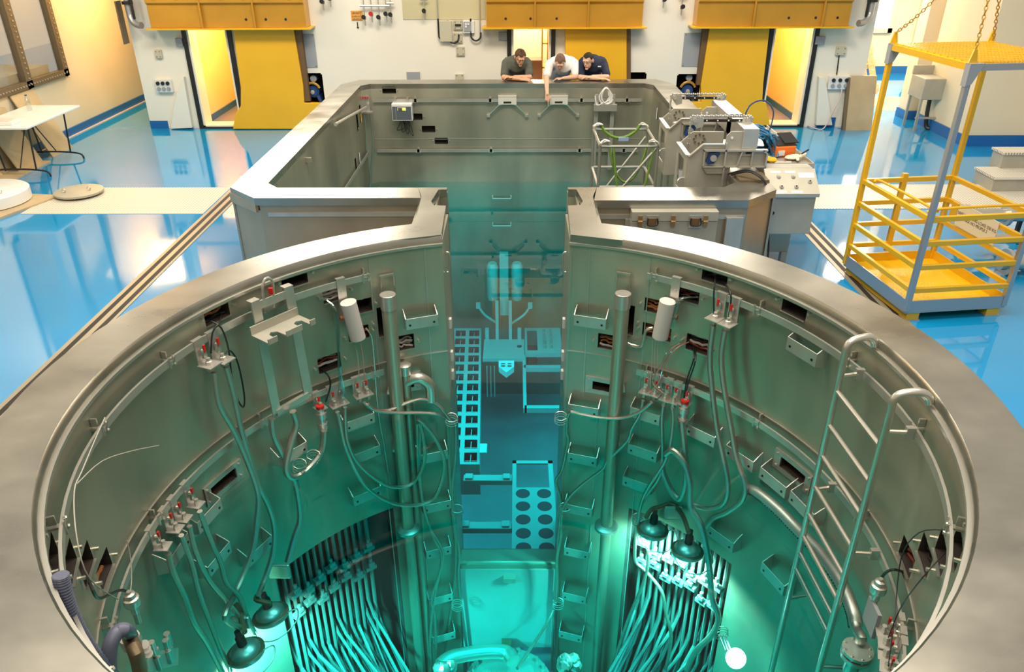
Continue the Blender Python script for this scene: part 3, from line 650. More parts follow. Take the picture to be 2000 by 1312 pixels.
tag(MB().prism([(-6.9, 5.0), (-6.35, 5.0), (-5.95, 6.22), (-6.5, 6.3)], .0, .025).build('plywood_sheet', MATS['tan_board'], smooth=False), 'thin plywood sheet on the floor under the white round cover', 'board')
wd = thing('round_cover', 'thick white round cover lying on plywood at the left edge', 'cover', (-6.75, 5.93, .025))
MB().lathe([(.50, .0), (.52, .01), (.52, .14), (.50, .155)], 40, Matrix.Translation((-6.75, 5.93, .026))).build('cover_drum', WPLAST, wd)
MB().tube([( -6.45+.03*cos(a*pi/5), 5.80, .21+.03*sin(a*pi/5)) for a in range(10)], .006, 6, closed=True).build('lifting_eye', TUBE, wd)
dc = thing('manhole_cover', 'flat steel round lid with two eye bolts on the left grating', 'lid', (-5.72, 6.3, .006))
MB().lathe([(.29, 0), (.30, .005), (.30, .03), (.28, .035)], 48, Matrix.Translation((-5.74, 6.30, .03))).build('lid_disc', CASE, dc)
for x, y in ((-5.88, 6.2), (-5.60, 6.30)): MB().tube([(x+.022*cos(a*pi/5), y, .09+.022*sin(a*pi/5)) for a in range(10)], .006, 6, closed=True).build('eye_bolt', TUBE, dc)
for a in range(3): MB().cyl((-5.74+.2*cos(a*2.1), 6.3+.2*sin(a*2.1), .006), (-5.74+.2*cos(a*2.1), 6.3+.2*sin(a*2.1), .032), .02, 8).build('foot', CASE, dc)
rc = []
for k in range(7):
    for a in range(16): rc.append((-6.95+(.17+.012*k)*cos(a*pi/8), 6.42+(.13+.01*k)*sin(a*pi/8), .02+.012*(k % 4)+.01))
tag(MB().tube(rc, .009, 6).build('rope_coil', OCHRE), 'coil of orange rope behind the white round cover', 'rope')

# ================================================================ right side of the hall
tag(MB().prism_y([(5.62, .0), (5.66, .0), (5.98, .0), (6.0, .0)], 9.9, 9.93).build('floor_wedge', CASE, smooth=False), 'low steel strip on the floor by the right wall end', 'strip')
a, b = HY(1660, 148, 9.98), HY(1702, 248, 9.85)
lp = thing('leaning_panel', 'tan steel panel leaning against the right end of the cell block', 'panel', ((a.x+b.x)/2, 9.9, 0))
MB().prism_x([(9.78, .0), (9.81, .0), (10.03, .86), (10.0, .86)], a.x+.02, b.x-.02).build('panel_sheet', MATS['tan_board'], lp, smooth=False)
MB().prism_x([(9.77, .0), (9.84, .0), (10.04, .84), (9.98, .84)], a.x-.03, a.x+.02).build('side_rail', DKFRAME, lp, smooth=False)
# pallets stacked upright
PALW = mat('pallet_wood', (.62, .42, .22), .6, noise=(8, .2, (1, 1, 4)))
for i in range(2):
    t = thing('wooden_pallet', ['wooden pallet leaning upright with slats to the front', 'wooden pallet leaning behind the first pallet'][i], 'pallet', (6.6+.1*i, 12.2+.3*i, 0))
    T = Matrix.Translation((6.25+.15*i, 11.6+.35*i, .0)) @ Matrix.Rotation(radians(-16), 4, 'Y') @ Matrix.Rotation(radians(-8), 4, 'X')
    for k in range(5): MB().boxb(.16*k, .16*k+.10, 0, .02, .05, 1.15, M=T).build('slat', PALW, t, smooth=False)
    for k in range(3): MB().boxb(0, .78, .02, .09, .08+.48*k, .16+.48*k, M=T).build('bearer', PALW, t, smooth=False)
for i in range(4):
    tag(MB().boxb(5.98, 6.3, 11.0, 11.35, .55+.16*i, .69+.16*i).build('wooden_block', PALW, smooth=False, bevel=.01), ['lowest', 'second lowest', 'second highest', 'topmost'][i]+' wooden block of the stack beside the pallets', 'block', 'wooden blocks stacked beside the pallets')
tag(MB().boxb(5.97, 6.35, 10.95, 11.4, 0, .549).build('wooden_crate', PALW, smooth=False), 'wooden crate under the stack of blocks', 'crate')
# sink
sk = thing('utility_sink', 'stainless utility sink on legs in front of the cream pillar', 'sink', (7.4, 9.7, 0))
a, b = HY(1812, 140, 9.7), HY(1878, 185, 9.7)
x0, x1 = a.x, b.x
MB().boxb(x0, x1, 9.7, 10.2, .52, .86).build('basin', CASE, sk, smooth=False, bevel=.01)
MB().boxb(x0, x1, 10.18, 10.22, .86, 1.0).build('splashback', CASE, sk, smooth=False)
for x in (x0+.03, x1-.03):
    for y in (9.74, 10.15): MB().boxb(x-.018, x+.018, y-.018, y+.018, 0, .52).build('leg', CASE, sk, smooth=False)
MB().boxb(x0, x1, 9.73, 9.76, .20, .23).build('cross_rail', CASE, sk, smooth=False)
MB().tube(crv([(x0+.25, 9.9, .52), (x0+.25, 9.88, .3), (x0+.27, 9.85, .06), (x0+.32, 9.8, .02)], 4), .035, 8).build('drain_hose', BLACK, sk)
MB().tube(crv([(x1-.2, 10.15, .9), (x1-.2, 10.15, 1.15), (x1-.2, 9.95, 1.15)], 4), .012, 8).build('tap', TUBE, sk)
# steps with white grating treads at the right edge
for i, (y0, y1, h) in enumerate(((6.35, 6.55, .20), (6.5, 6.75, .42))):
    t = thing('grating_step', ['lower white grating step at the right edge', 'upper white grating step at the right edge'][i], 'step', (6.9, y0, 0))
    MB().boxb(6.32+.28*i, 8.2, y0+.25*i, y1+.3, h-.03, h).build('tread', GRAT, t, smooth=False)
    MB().boxb(6.34+.28*i, 8.2, y0+.25*i+.02, y1+.28, 0, h-.03).build('riser', CASE, t, smooth=False)
# chrome pipework behind the cage
pw = thing('pipe_assembly', 'polished pipework with flanges lying behind the yellow cage', 'pipes', (5.3, 4.4, 0))
for z, y, r in ((.30, 4.6, .07), (.22, 4.1, .055), (.12, 3.7, .08)):
    MB().cyl((4.95, y, z), (6.6, y, z), r, 16).build('pipe', TUBE, pw)
    for x in (5.0, 5.45): MB().cyl((x, y, z), (x+.035, y, z), r*1.7, 18).build('flange', PLATE, pw)
for y in (3.7, 4.6): MB().boxb(5.6, 5.68, y-.12, y+.12, 0, .06).boxb(5.62, 5.66, y-.02, y+.02, .05, .3 if y > 4 else .1).build('cradle', BLACK, pw, smooth=False)
# ================================================================ the yellow man-riding cage
cgx, cgy = 3.53, 2.63; CW, CL = .93, 1.09; CRZ = radians(7)
cg = thing('lifting_cage', 'yellow open-sided lifting cage standing on the blue floor', 'cage', (cgx, cgy, 0), CRZ, world=False)
# local frame: x to the right, y away from the camera (the long side leans back-left)
def SK(p): return (p[0]-.19*p[1]/CL*0, p[1], p[2])
GALV = MATS['galvanised']
z0 = .10; H = 2.18
MB().boxb(0, CW, 0, CL, z0, z0+.012).build('cage_floor', mat('yellow_treadplate', (.85, .52, .01), .3, bump=(60, .4, (1, 1, 1))), cg, smooth=False)
for a, b, c, d, M in ((-.01, CW+.01, -.012, 0, GALV), (-.012, 0, -.01, CL+.01, GALV), (CW, CW+.012, -.01, CL+.01, YEL), (-.01, CW+.01, CL, CL+.012, YEL)):
    MB().boxb(a, b, c, d, z0-.02, z0+.10).build('toe_board', M, cg, smooth=False)
for x in (.02, CW-.14):
    MB().boxb(x, x+.12, -.0, CL, .012, z0-.02).build('fork_pocket', YEL, cg, smooth=False)
for x, y in ((.02, 0), (CW-.14, 0), (.02, CL-.1), (CW-.14, CL-.1)): MB().boxb(x-.01, x+.13, y-.01, y+.1, 0, .012).build('foot_plate', PLATE, cg, smooth=False)
pw_ = .022
for x, y, M in ((0, 0, GALV), (CW, 0, GALV), (0, CL, YEL), (CW, CL, YEL)):
    MB().box((x, y, (z0+H)/2), (2*pw_, 2*pw_, H-z0)).build('post', M, cg, smooth=False, bevel=.004)
for z in (.30, .52, .74, .96):
    MB().box((CW/2, 0, z), (CW, .035, .045)).build('rail', YEL, cg, smooth=False, bevel=.004)
    MB().box((CW, CL/2, z), (.035, CL, .045)).build('rail', YEL, cg, smooth=False, bevel=.004)
    MB().box((0, CL/2, z), (.035, CL, .045)).build('rail', YEL, cg, smooth=False, bevel=.004)
    for a, b in ((0, CW*.45), (CW*.45, CW)): MB().box(((a+b)/2, CL, z), (b-a, .035, .045)).build('gate_rail', YEL, cg, smooth=False, bevel=.004)
MB().box((CW*.45, CL, .62), (.05, .04, .80)).build('gate_stile', YEL, cg, smooth=False)
MB().tube(crv([(.03, .1, .99), (.08, .12, 1.01), (.07, .9, 1.01), (.03, .95, .99)], 4), .012, 8).build('grab_rail', YEL, cg)
MB().tube(crv([(.1, .07, 1.0), (.12, .05, 1.03), (.85, .05, 1.03), (.88, .03, .99)], 4), .012, 8).build('grab_rail', YEL, cg)
for y in (0, CL): MB().box((CW/2, y, H), (CW, .045, .05)).build('roof_beam', GALV if y == 0 else YEL, cg, smooth=False)
for x in (0, CW): MB().box((x, CL/2, H), (.045, CL, .05)).build('roof_beam', YEL, cg, smooth=False)
rm = MB()
for i in range(30):
    x = CW*(i+.5)/30; rm.box((x, CL/2, H+.03), (.009, CL, .012))
for i in range(12):
    y = CL*(i+.5)/12; rm.box((CW/2, y, H+.03), (CW, .007, .012))
rm.build('roof_mesh', YEL, cg, smooth=False)
for x, y in ((0, 0), (CW, 0), (0, CL), (CW, CL)):
    sx = 1 if x == 0 else -1
    MB().prism_y([(x-sx*.03, H+.03), (x+sx*.09, H+.03), (x+sx*.02, H-.12), (x-sx*.03, H-.14)], y-.03, y+.03).build('corner_gusset', GREY, cg, smooth=False)
    MB().prism_y([(x-.035, H+.03), (x+.035, H+.03), (x+.012, H+.13), (x-.012, H+.13)], y-.008, y+.008).build('lifting_lug', YEL, cg, smooth=False)
# load sign on the right side
sgn = MB().boxb(CW-.03, CW-.022, .30, .86, .56, .78).build('load_sign', mat('cream_sign', (.78, .70, .52), .5), cg, smooth=False)
def text(body, size, M, parent, mtx, name='sign_lettering'):
    c = bpy.data.curves.new(name, 'FONT'); c.body = body; c.size = size; c.align_x = 'CENTER'; c.align_y = 'CENTER'; c.extrude = .0006
    c.materials.append(M); f_ = bpy.data.objects.new(name, c); COL.objects.link(f_); bpy.context.view_layer.update()
    me = bpy.data.meshes.new_from_object(f_.evaluated_get(bpy.context.evaluated_depsgraph_get())); bpy.data.objects.remove(f_)
    o = bpy.data.objects.new(name, me); COL.objects.link(o); o.parent = parent; o.matrix_local = mtx; return o
TM = Matrix(((0, 0, -1, CW-.0315), (-1, 0, 0, .58), (0, 1, 0, .67), (0, 0, 0, 1)))
text('SAFE WORKING LOAD 250 KG\nMAX NO PEOPLE 2', .040, DKFRAME, sgn, TM)
MB().boxb(CW-.03, CW-.022, .875, .97, .58, .76).build('small_sign', YEL, cg, smooth=False)
cg['_world'] = 0
def chain(p0, p1, lab, sag=.0, link=.040, grp='lifting chains of the yellow cage'):
    P0, P1 = Vector(p0), Vector(p1); L = (P1-P0).length; n = int(L/(link*.78)); b_ = MB()
    def pos(t): q = P0.lerp(P1, t); q.z -= sag*4*t*(1-t); return q
    for i in range(n):
        a, c = pos(i/n), pos((i+1)/n); d = (c-a).normalized(); s = d.orthogonal().normalized()
        if i % 2: s = d.cross(s)
        m_ = (a+c)/2; pts = []
        for k in range(8):
            an = 2*pi*k/8; pts.append(m_+d*(link*.5*cos(an))+s*(link*.30*sin(an)))
        b_.tube(pts, link*.11, 5, closed=True)
    o = b_.build('lifting_chain', mat('chain_gold', (.55, .33, .06), .4, .6) if 'chain_gold' not in MATS else MATS['chain_gold']); return tag(o, lab, 'chain', grp)
RZ = Matrix.Translation((cgx, cgy, 0)) @ Matrix.Rotation(CRZ, 4, 'Z')
def cw(x, y, z): return RZ @ Vector((x, y, z))
HK = (3.95, 3.0, 4.1)
a = cw(0, CL, H+.12); e = HY(1852, -30, a.y-.3)
chain(a, e, 'chain rising to the right from the back left cage corner', .03)
a = cw(0, 0, H+.12); e = HY(1945, -60, a.y+.15); chain(a, e, 'chain rising steeply from the front left cage corner', 0)
a = cw(CW*.45, CL, H+.12); a = HY(1940, 78, cw(0, CL, 0).y); e = HY(1960, -60, a.y-.2); chain(a, e, 'chain rising from the back right cage corner', 0)

# ================================================================ machines on the right rim
def hoist_unit(loc, labl, b0=-.02, b1=.62):
    t = thing('rim_hoist', labl, 'hoist', loc, world=False, group='grey hoist frames on the right rim')
    prof = [(0, -.35), (0, .165), (.13, .285), (.33, .285), (.42, .16), (.42, -.35)]
    MB().prism_y(prof, 0, .018).build('front_plate', CASE, t, smooth=False, bevel=.003)
    prof2 = [(0, -.10), (0, .165), (.13, .285), (.45, .285), (.45, -.10)]
    MB().prism_y(prof2, .482, .50).build('back_plate', CASE, t, smooth=False, bevel=.003)
    fr = MB(); fr.boxb(-.012, 0, 0, .5, .10, .165).boxb(-.012, 0, 0, .5, -.35, -.24).boxb(-.012, 0, 0, .12, -.24, .10).boxb(-.012, 0, .40, .5, -.24, .10)
    fr.build('end_frame', CASE, t, smooth=False)
    MB().boxb(-.025, .02, .0, .5, .160, .178).build('end_flange', PLATE, t, smooth=False)
    MB().prism_y([(0, .165), (.13, .285), (.33, .285), (.33, .275), (.135, .275), (.01, .16)], -.02, .0).build('top_flange', PLATE, t, smooth=False)
    rb = MB().boxb(.14, .75, -.05, 0, .22, .235).boxb(.14, .75, -.05, 0, .065, .075).boxb(.14, .15, -.05, 0, .07, .23).boxb(.74, .755, -.05, 0, .06, .20)
    rb.prism_y([(.74, .20), (.755, .20), (.71, .235), (.70, .22)], -.05, 0); rb.boxb(.34, .355, -.05, 0, -.35, .30)
    rb.prism_y([(.50, .225), (.51, .225), (.475, .07), (.46, .07)], -.05, 0).boxb(.60, .61, -.05, 0, .07, .225)
    rb.build('front_rib', PLATE, t, smooth=False)
    MB().boxb(.14, .75, -.004, .018, .07, .23).build('bracket_plate', CASE, t, smooth=False)
    MB().prism_y([(.14, .065), (.34, .065), (.34, .0), (.19, .0)], -.03, 0).build('lower_gusset', CASE, t, smooth=False)
    MB().prism_y([(.17, .12), (.19, .20), (.28, .215), (.30, .20), (.25, .10), (.19, .09)], -.03, -.005).build('bearing_block', RUBBERBLUE, t, smooth=False)
    MB().cyl((.235, -.03, .155), (.235, -.05, .155), .032, 16).build('bearing_cap', PLATE, t)
    for a_ in range(8): MB().cyl((.20+.055*cos(a_*pi/4), .48, .215+.045*sin(a_*pi/4)), (.20+.055*cos(a_*pi/4), .47, .215+.045*sin(a_*pi/4)), .010, 8).build('bolt', DKFRAME, t)
    MB().prism_y([(.34, .22), (.56, .22), (.56, .40), (.39, .40), (.35, .36)], 0, .02).build('lifting_lug', CASE, t)
    MB().cyl((.40, -.005, .34), (.40, .0, .34), .012, 10).build('lug_hole', WPLAST, t)
    MB().boxb(.50, .65, b0, b1, .25, .43).build('winch_beam', PLATE, t, smooth=False, bevel=.004)
    MB().boxb(.50, .64, -.02, .4, .17, .25).build('beam_base', CASE, t, smooth=False)
    MB().boxb(.545, .595, -.025, -.02, .19, .225).build('beam_slot', BLACK, t, smooth=False)
    # chain guide across the top
    yy = .30
    MB().boxb(.18, .56, yy-.012, yy-.004, .425, .455).build('guide_bar', BLACK, t, smooth=False)
    for k in range(4): MB().cyl((.21+.107*k, yy-.012, .44), (.21+.107*k, yy-.018, .44), .007, 8).build('guide_screw', WPLAST, t)
    MB().prism_y([(.05, .45), (.10, .48), (.18, .46), (.18, .38), (.12, .36)], yy-.01, yy+.01).build('guide_plate', PLATE, t, smooth=False); MB().prism_y([(.56, .46), (.64, .48), (.66, .44), (.60, .35), (.56, .38)], yy-.01, yy+.01).build('guide_plate', PLATE, t, smooth=False)
    for x in (.095, .615): MB().cyl((x, yy-.012, .445), (x, yy-.03, .445), .022, 14).build('pulley', CASE, t)
    c = MB(); n = 26
    for k in range(n):
        x = .07+.57*k/(n-1); c.box((x, yy, .478), (.014, .022, .016 if k % 2 else .026))
    for k in range(12): c.box((.055, yy, .46-.026*k), (.014 if k % 2 else .022, .014, .026)); c.box((.655, yy, .46-.020*k), (.014 if k % 2 else .022, .014, .022))
    c.build('roller_chain', TUBE, t, smooth=False)
    MB().lathe([(.05, -.015), (.055, 0), (.05, .015)], 16, Matrix.Translation((-.03, .02, -.1)) @ Matrix.Rotation(pi/2, 4, 'X')).build('guide_roller', PLATE, t)
    return t
hoist_unit((1.72, 3.86, 1.0), 'grey steel hoist frame with chain guide, nearer of the two')
hoist_unit((1.72, 4.96, 1.0), 'grey steel hoist frame with chain guide, farther of the two', -.65, .25)
# steel pedestal cabinet with a sloping control panel
cb = thing('control_cabinet', 'stainless control cabinet with sloping button panel on a stand', 'cabinet', (2.7, 3.55, 0))
MB().prism_x([(3.60, .46), (3.60, .90), (3.82, 1.06), (4.0, 1.06), (4.0, .46)], 2.47, 2.93).build('cabinet_box', CASE, cb, smooth=False, bevel=.006)
TF_ = Matrix.Translation((2.70, 3.58, .875)) @ Matrix.Rotation(radians(36), 4, 'X')   # plane of the panel: x right, y up the slope
MB().boxb(-.245, .245, -.01, .29, -.02, .012, M=TF_).build('panel_plate', CASE, cb, smooth=False)
MB().boxb(2.455, 2.945, 3.565, 3.60, .845, .875).build('panel_lip', PLATE, cb, smooth=False)
for x, y in ((-.12, .19), (.02, .19), (-.11, .07), (.03, .07), (.17, .13)):
    MB().lathe([(.021, .012), (.021, .022), (.014, .030)], 14, TF_ @ Matrix.Translation((x, y, 0))).build('push_button', PLATE, cb)
    MB().lathe([(.010, .030), (.009, .034)], 10, TF_ @ Matrix.Translation((x, y, 0))).build('key_slot', BLACK if y < .18 else GREY, cb)
for x, y, w_, h_ in ((-.14, .25, .10, .025), (.0, .25, .10, .025), (.15, .21, .15, .06), (-.12, .015, .11, .025), (.03, .015, .11, .025)):
    MB().boxb(x-w_/2, x+w_/2, y-h_/2, y+h_/2, .012, .0135, M=TF_).build('label_tag', WPLAST, cb, smooth=False)
MB().cyl((2.535, 3.60, .68), (2.535, 3.585, .68), .016, 14).build('door_lock', BLACK, cb)
MB().boxb(2.43, 2.47, 3.62, 3.98, .50, .98).build('side_plate', BROWN, cb, smooth=False)
for i in range(7): MB().cyl((2.43, 3.66, .60+.045*i), (2.40, 3.65, .60+.045*i), .014, 8).build('cable_gland', PLATE, cb)
MB().boxb(2.46, 2.90, 4.0, 4.06, .11, 1.0).build('stand_panel', CASE, cb, smooth=False)
for x in (2.48, 2.86): MB().boxb(x-.03, x+.03, 3.98, 4.05, 0, .12).build('leg', CASE, cb, smooth=False)
MB().cyl((2.68, 3.94, .43), (2.72, 3.90, .38), .022, 10).build('red_coupling', RED, cb)
MB().cyl((2.72, 3.90, .38), (2.735, 3.885, .36), .024, 10).build('coupling_cap', WPLAST, cb)
# steel tray behind the cabinet and what lies on it
ty = thing('tool_tray', 'stainless tray shelf behind the control cabinet', 'tray', (2.7, 4.3, 0))
MB().boxb(2.46, 3.0, 3.98, 4.75, 1.02, 1.03).build('tray_base', PLATE, ty, smooth=False)
MB().boxb(2.46, 3.0, 3.97, 3.985, .97, 1.06).boxb(2.99, 3.0, 3.98, 5.6, .99, 1.06).build('tray_edge', PLATE, ty, smooth=False)
MB().boxb(2.5, 2.55, 4.9, 5.0, 0, 1.02).boxb(2.90, 2.95, 5.0, 5.1, 0, 1.02).build('leg', CASE, ty, smooth=False)
MB().boxb(2.46, 3.0, 4.75, 5.6, 1.02, 1.03).build('tray_extension', PLATE, ty, smooth=False)
ROPB = mat('blue_rope', (.015, .13, .26), .5)
RPX, RPY = HZ(1486, 282, 1.13)[:2]
OBX, OBY = HZ(1528, 304, 1.03)[:2]
GLX, GLY = HZ(1555, 308, 1.05)[:2]
rr = random.Random(5); rp_ = []
for k in range(26):
    cx_, cy_, cz_ = RPX+rr.uniform(-.05, .06), RPY+rr.uniform(-.12, .16), 1.13+rr.uniform(-.03, .06)
    ax = Vector((rr.uniform(-.3, .3), rr.uniform(.5, 1), rr.uniform(-.5, .5))).normalized(); u_ = ax.orthogonal().normalized(); v_ = ax.cross(u_)
    for a_ in range(14): rp_.append(Vector((cx_, cy_, cz_))+(u_*cos(a_*2*pi/14)*.11+v_*sin(a_*2*pi/14)*.16)*1.0)
rp_ = [Vector((p.x, p.y, max(1.045, p.z))) for p in rp_]
tag(MB().tube(rp_, .011, 6).build('rope_coil', ROPB), 'tangled blue rope heap behind the nearer hoist frame', 'rope')
ob = thing('orange_box', 'small orange box with an open black lid on the tray', 'box', (OBX, OBY, 1.03), radians(12), world=False)
MB().boxb(-.11, .11, -.06, .08, 0, .11).build('box_body', ORANGE, ob, smooth=False, bevel=.012)
MB().boxb(-.10, .12, -.02, .18, .115, .13, M=Matrix.Rotation(radians(14), 4, 'X')).boxb(-.02, .14, .0, .2, .14, .152, M=Matrix.Rotation(radians(18), 4, 'X')).build('lid', BLACK, ob, smooth=False, bevel=.01)
MB().boxb(-.09, -.02, -.07, -.06, .02, .07).build('catch_label', WPLAST, ob, smooth=False)
def blob(name, pts, M, lab, cat, seed=1, r=.05):
    rr = random.Random(seed); b_ = MB(); n = 14
    for (x, y, z, sx, sy, sz, rz) in pts:
        prof = []; vs_ = []; fs_ = []
        for i in range(7):
            th_ = pi*i/6
            for k in range(n):
                f_ = 1+rr.uniform(-.13, .13); vs_.append((sx*sin(th_)*cos(2*pi*k/n)*f_, sy*sin(th_)*sin(2*pi*k/n)*f_, sz*cos(th_)*(1+rr.uniform(-.1, .1))))
        for i in range(6):
            for k in range(n): fs_.append((i*n+k, i*n+(k+1) % n, (i+1)*n+(k+1) % n, (i+1)*n+k))
        b_.add(vs_, fs_, Matrix.Translation((x, y, z)) @ Matrix.Rotation(rz, 4, 'Z'))
    o = b_.build(name, M); md = o.modifiers.new('soft', 'SUBSURF'); md.levels = md.render_levels = 1
    return tag(o, lab, cat)
LEATH = mat('cream_leather', (.75, .68, .50), .6)
g = [(GLX-.03, GLY, 1.055, .10, .06, .028, .3)]+[(GLX+.05+.02*k, GLY+.03+.028*k-.02, 1.06, .055, .014, .014, .3+.15*k) for k in range(4)]+[(GLX-.01, GLY-.08, 1.055, .05, .018, .016, 1.2)]
blob('work_glove', g, LEATH, 'cream leather work glove on the tray beside the orange box', 'glove', 3)
g = [(2.68, 4.02, 1.05, .07, .045, .018, .1)]+[(2.74+.01*k, 4.0+.02*k, 1.05, .045, .011, .011, -.2+.15*k) for k in range(4)]+[(2.66, 4.07, 1.05, .035, .014, .012, 1.4)]
blob('work_glove', g, mat('grey_glove', (.45, .42, .36), .7), 'greyish work glove at the front edge of the tray', 'glove', 4)
blob('yellow_cloth', [(2.56, 4.14, 1.06, .09, .07, .03, .2), (2.62, 4.10, 1.06, .07, .05, .028, 1)], YEL, 'crumpled yellow cloth on the tray left of the glove', 'cloth', 5)
tag(MB().cyl((GLX+.05, GLY, 1.09), (GLX+.13, GLY+.05, 1.12), .008, 8).build('marker_pen', BLACK), 'black marker pen lying across the cream glove', 'pen')
for i, pts in enumerate(([(2.10, 3.75, 1.02), (2.25, 3.6, 1.10), (2.38, 3.5, 1.02), (2.42, 3.55, .8), (2.44, 3.6, .5), (2.40, 3.5, .2), (2.35, 3.5, .03)], [(2.12, 3.72, 1.02), (2.26, 3.57, 1.09), (2.40, 3.47, .98), (2.45, 3.5, .7), (2.52, 3.55, .45), (2.53, 3.5, .2), (2.52, 3.5, .03)])):
    tag(MB().tube(crv(pts, 5), .009, 6).build('control_cable', BLACK), ['black cable looping down the pool side, inner of two', 'black cable looping down the pool side, outer of two'][i], 'cable')
tag(MB().tube(crv([(2.50, 4.9, 1.2), (2.55, 4.9, 1.42), (2.70, 4.9, 1.48), (2.82, 4.9, 1.36), (2.80, 4.9, 1.12)], 5), .008, 6).build('cable_loop', RUBBERBLUE), 'thin dark cable arching above the blue rope heap', 'cable')
# long black-topped duct lying behind the nearer hoist
tag(MB().boxb(2.16, 2.44, 3.55, 3.83, 1.001, 1.02).build('duct_cover', DKFRAME, smooth=False), 'dark smooth cover plate on the rim corner beside the cabinet', 'plate')
# flight case lashed to the pool wall
CX0, CX1 = HY(1233, 430, 2.94).x, HY(1402, 430, 2.94).x
fc = thing('transport_case', 'stainless case with latches and two handles on the pool side', 'case', (1.4, 3.0, .1))
MB().boxb(CX0, CX1, 2.94, 3.04, .10, .83).build('case_body', CASE, fc, smooth=False, bevel=.005)
MB().boxb(CX0, CX1, 2.93, 3.04, .835, .925).build('lid', CASE, fc, smooth=False, bevel=.005)
for x in (HY(1253, 410, 2.9).x, HY(1318, 410, 2.9).x, HY(1382, 410, 2.9).x):
    MB().boxb(x-.018, x+.018, 2.915, 2.932, .79, .89).cyl((x-.02, 2.915, .84), (x+.02, 2.915, .84), .008, 8).build('latch', mat('brass_latch', (.45, .28, .14), .35, .8) if 'brass_latch' not in MATS else MATS['brass_latch'], fc, smooth=False)
for u in (1274, 1358):
    x, z = HY(u, 434, 2.92).x, HY(u, 434, 2.92).z
    h_ = MB().boxb(x-.055, x+.055, 2.925, 2.94, z-.055, z+.06).build('handle_recess', PLATE, fc, smooth=False)
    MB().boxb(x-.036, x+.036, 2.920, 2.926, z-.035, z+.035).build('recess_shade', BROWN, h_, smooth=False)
    MB().tube(crv([(x-.04, 2.91, z+.04), (x-.042, 2.90, z-.02), (x+.042, 2.90, z-.02), (x+.04, 2.91, z+.04)], 3), .007, 6).build('handle', BLACK, h_)
# ================================================================ in and around the rectangular pool
sc = thing('steel_scaffold', 'tubular steel scaffold frame standing in the rectangular pool', 'scaffold', (1.4, 5.0, -.6))
fx0, fx1, fy0, fy1 = .98, 1.62, 4.95, 5.75
ft = .98
F4 = [(fx0, fy1), (fx1, fy1), (fx1, fy0), (fx0, fy0)]
for x, y in F4: MB().cyl((x, y, -1.4), (x, y, ft), .018, 10).build('upright', SCAF, sc)
for z in (ft, .52, .16, -.5):
    for i in range(4):
        a, b = F4[i], F4[(i+1) % 4]; MB().cyl((*a, z), (*b, z), .016, 8).build('crossbar', SCAF, sc)
for a, b in (((fx0, fy0, .16), (fx1, fy0, ft)), ((fx0, fy1, .0), (fx1, fy1, .9)), ((fx0+.1, fy0, -.4), (fx1, fy0, .5))): MB().cyl(a, b, .014, 8).build('diagonal', SCAF, sc)
# shackles and green slings
GRN = mat('green_sling', (.14, .26, .035), .75, bump=(90, .5, (1, 1, 1)))
shk = [(fx0, fy1, 'far left'), (fx1, fy1, 'far right'), (fx0, fy0, 'near left'), (fx1, fy0, 'near right')]
for x, y, l in shk:
    t = thing('bow_shackle', 'steel bow shackle at the %s top corner of the scaffold' % l, 'shackle', (x, y, ft+.02), group='shackles on the scaffold corners')
    d = .05 if x == fx0 else -.05
    MB().tube(crv([(x, y-.02, ft+.03), (x+d, y-.035, ft+.06), (x+2*d, y, ft+.05), (x+d, y+.035, ft+.06), (x, y+.02, ft+.03)], 4), .012, 8).build('bow', TUBE, t)
    MB().cyl((x, y-.045, ft+.03), (x, y+.045, ft+.03), .014, 8).build('pin', PLATE, t)
for i, (a, b, dp, lab) in enumerate((((fx0+.08, fy1, ft+.05), (fx1-.08, fy1, ft+.06), .16, 'green web sling hanging slack on the far side of the scaffold'), ((fx0+.1, fy0, ft), (fx1-.1, fy0+.1, ft), .42, 'green web sling hanging deeper on the near side'), ((fx0+.15, fy0, ft-.02), (fx1-.05, fy0, ft-.02), .75, 'longest green sling, looping lowest in the scaffold'))):
    pts = [Vector(a).lerp(Vector(b), k/10)+Vector((0, 0, -dp*(1-(2*k/10-1)**2)**.8)) for k in range(11)]
    tag(MB().tube(crv(pts, 3), .022 if i == 0 else .013, 6).build('web_sling', GRN), lab, 'sling', 'green slings')
tag(MB().box((1.34, fy1-.025, .865), (.12, .02, .04), None).build('sling_label', mat('label_blue', (.25, .35, .6), .5), smooth=False), 'pale blue tag on the far green sling', 'tag')
# short ladder hooked over the right pool wall
ld = thing('pool_ladder', 'short tubular ladder hooked on the right wall of the rectangular pool', 'ladder', (1.85, 5.6, 0))
for y in (5.35, 5.75): MB().tube(crv([(2.08, y, 1.05), (2.02, y, 1.15), (1.88, y, 1.15), (1.84, y, 1.08), (1.84, y, .6), (1.84, y, -1.3)], 4), .016, 8).build('side_rail', TUBE, ld)
for z in (.85, .55, .25, -.05, -.35, -.8): MB().cyl((1.84, 5.35, z), (1.84, 5.75, z), .013, 8).build('rung', TUBE, ld)
# long tools leaning in the corner below the hoists
for i in range(5):
    tag(MB().tube([(1.50+.05*i, 3.55+.1*i, -1.6), (1.70+.035*i, 3.75+.22*i, .80)], .020 if i % 2 else .030, 8).build('handling_pole', TUBE if i % 2 else GREY), ['long steel handling pole beside the ladder, ', 'thin steel pole below the hoists, ', 'grey handling pole below the hoists, ', 'slim steel pole by the right pool wall, ', 'grey pole nearest the pool ladder, '][i]+['first', 'second', 'third', 'fourth', 'fifth'][i]+' from the camera', 'pole', 'handling poles in the pool corner')
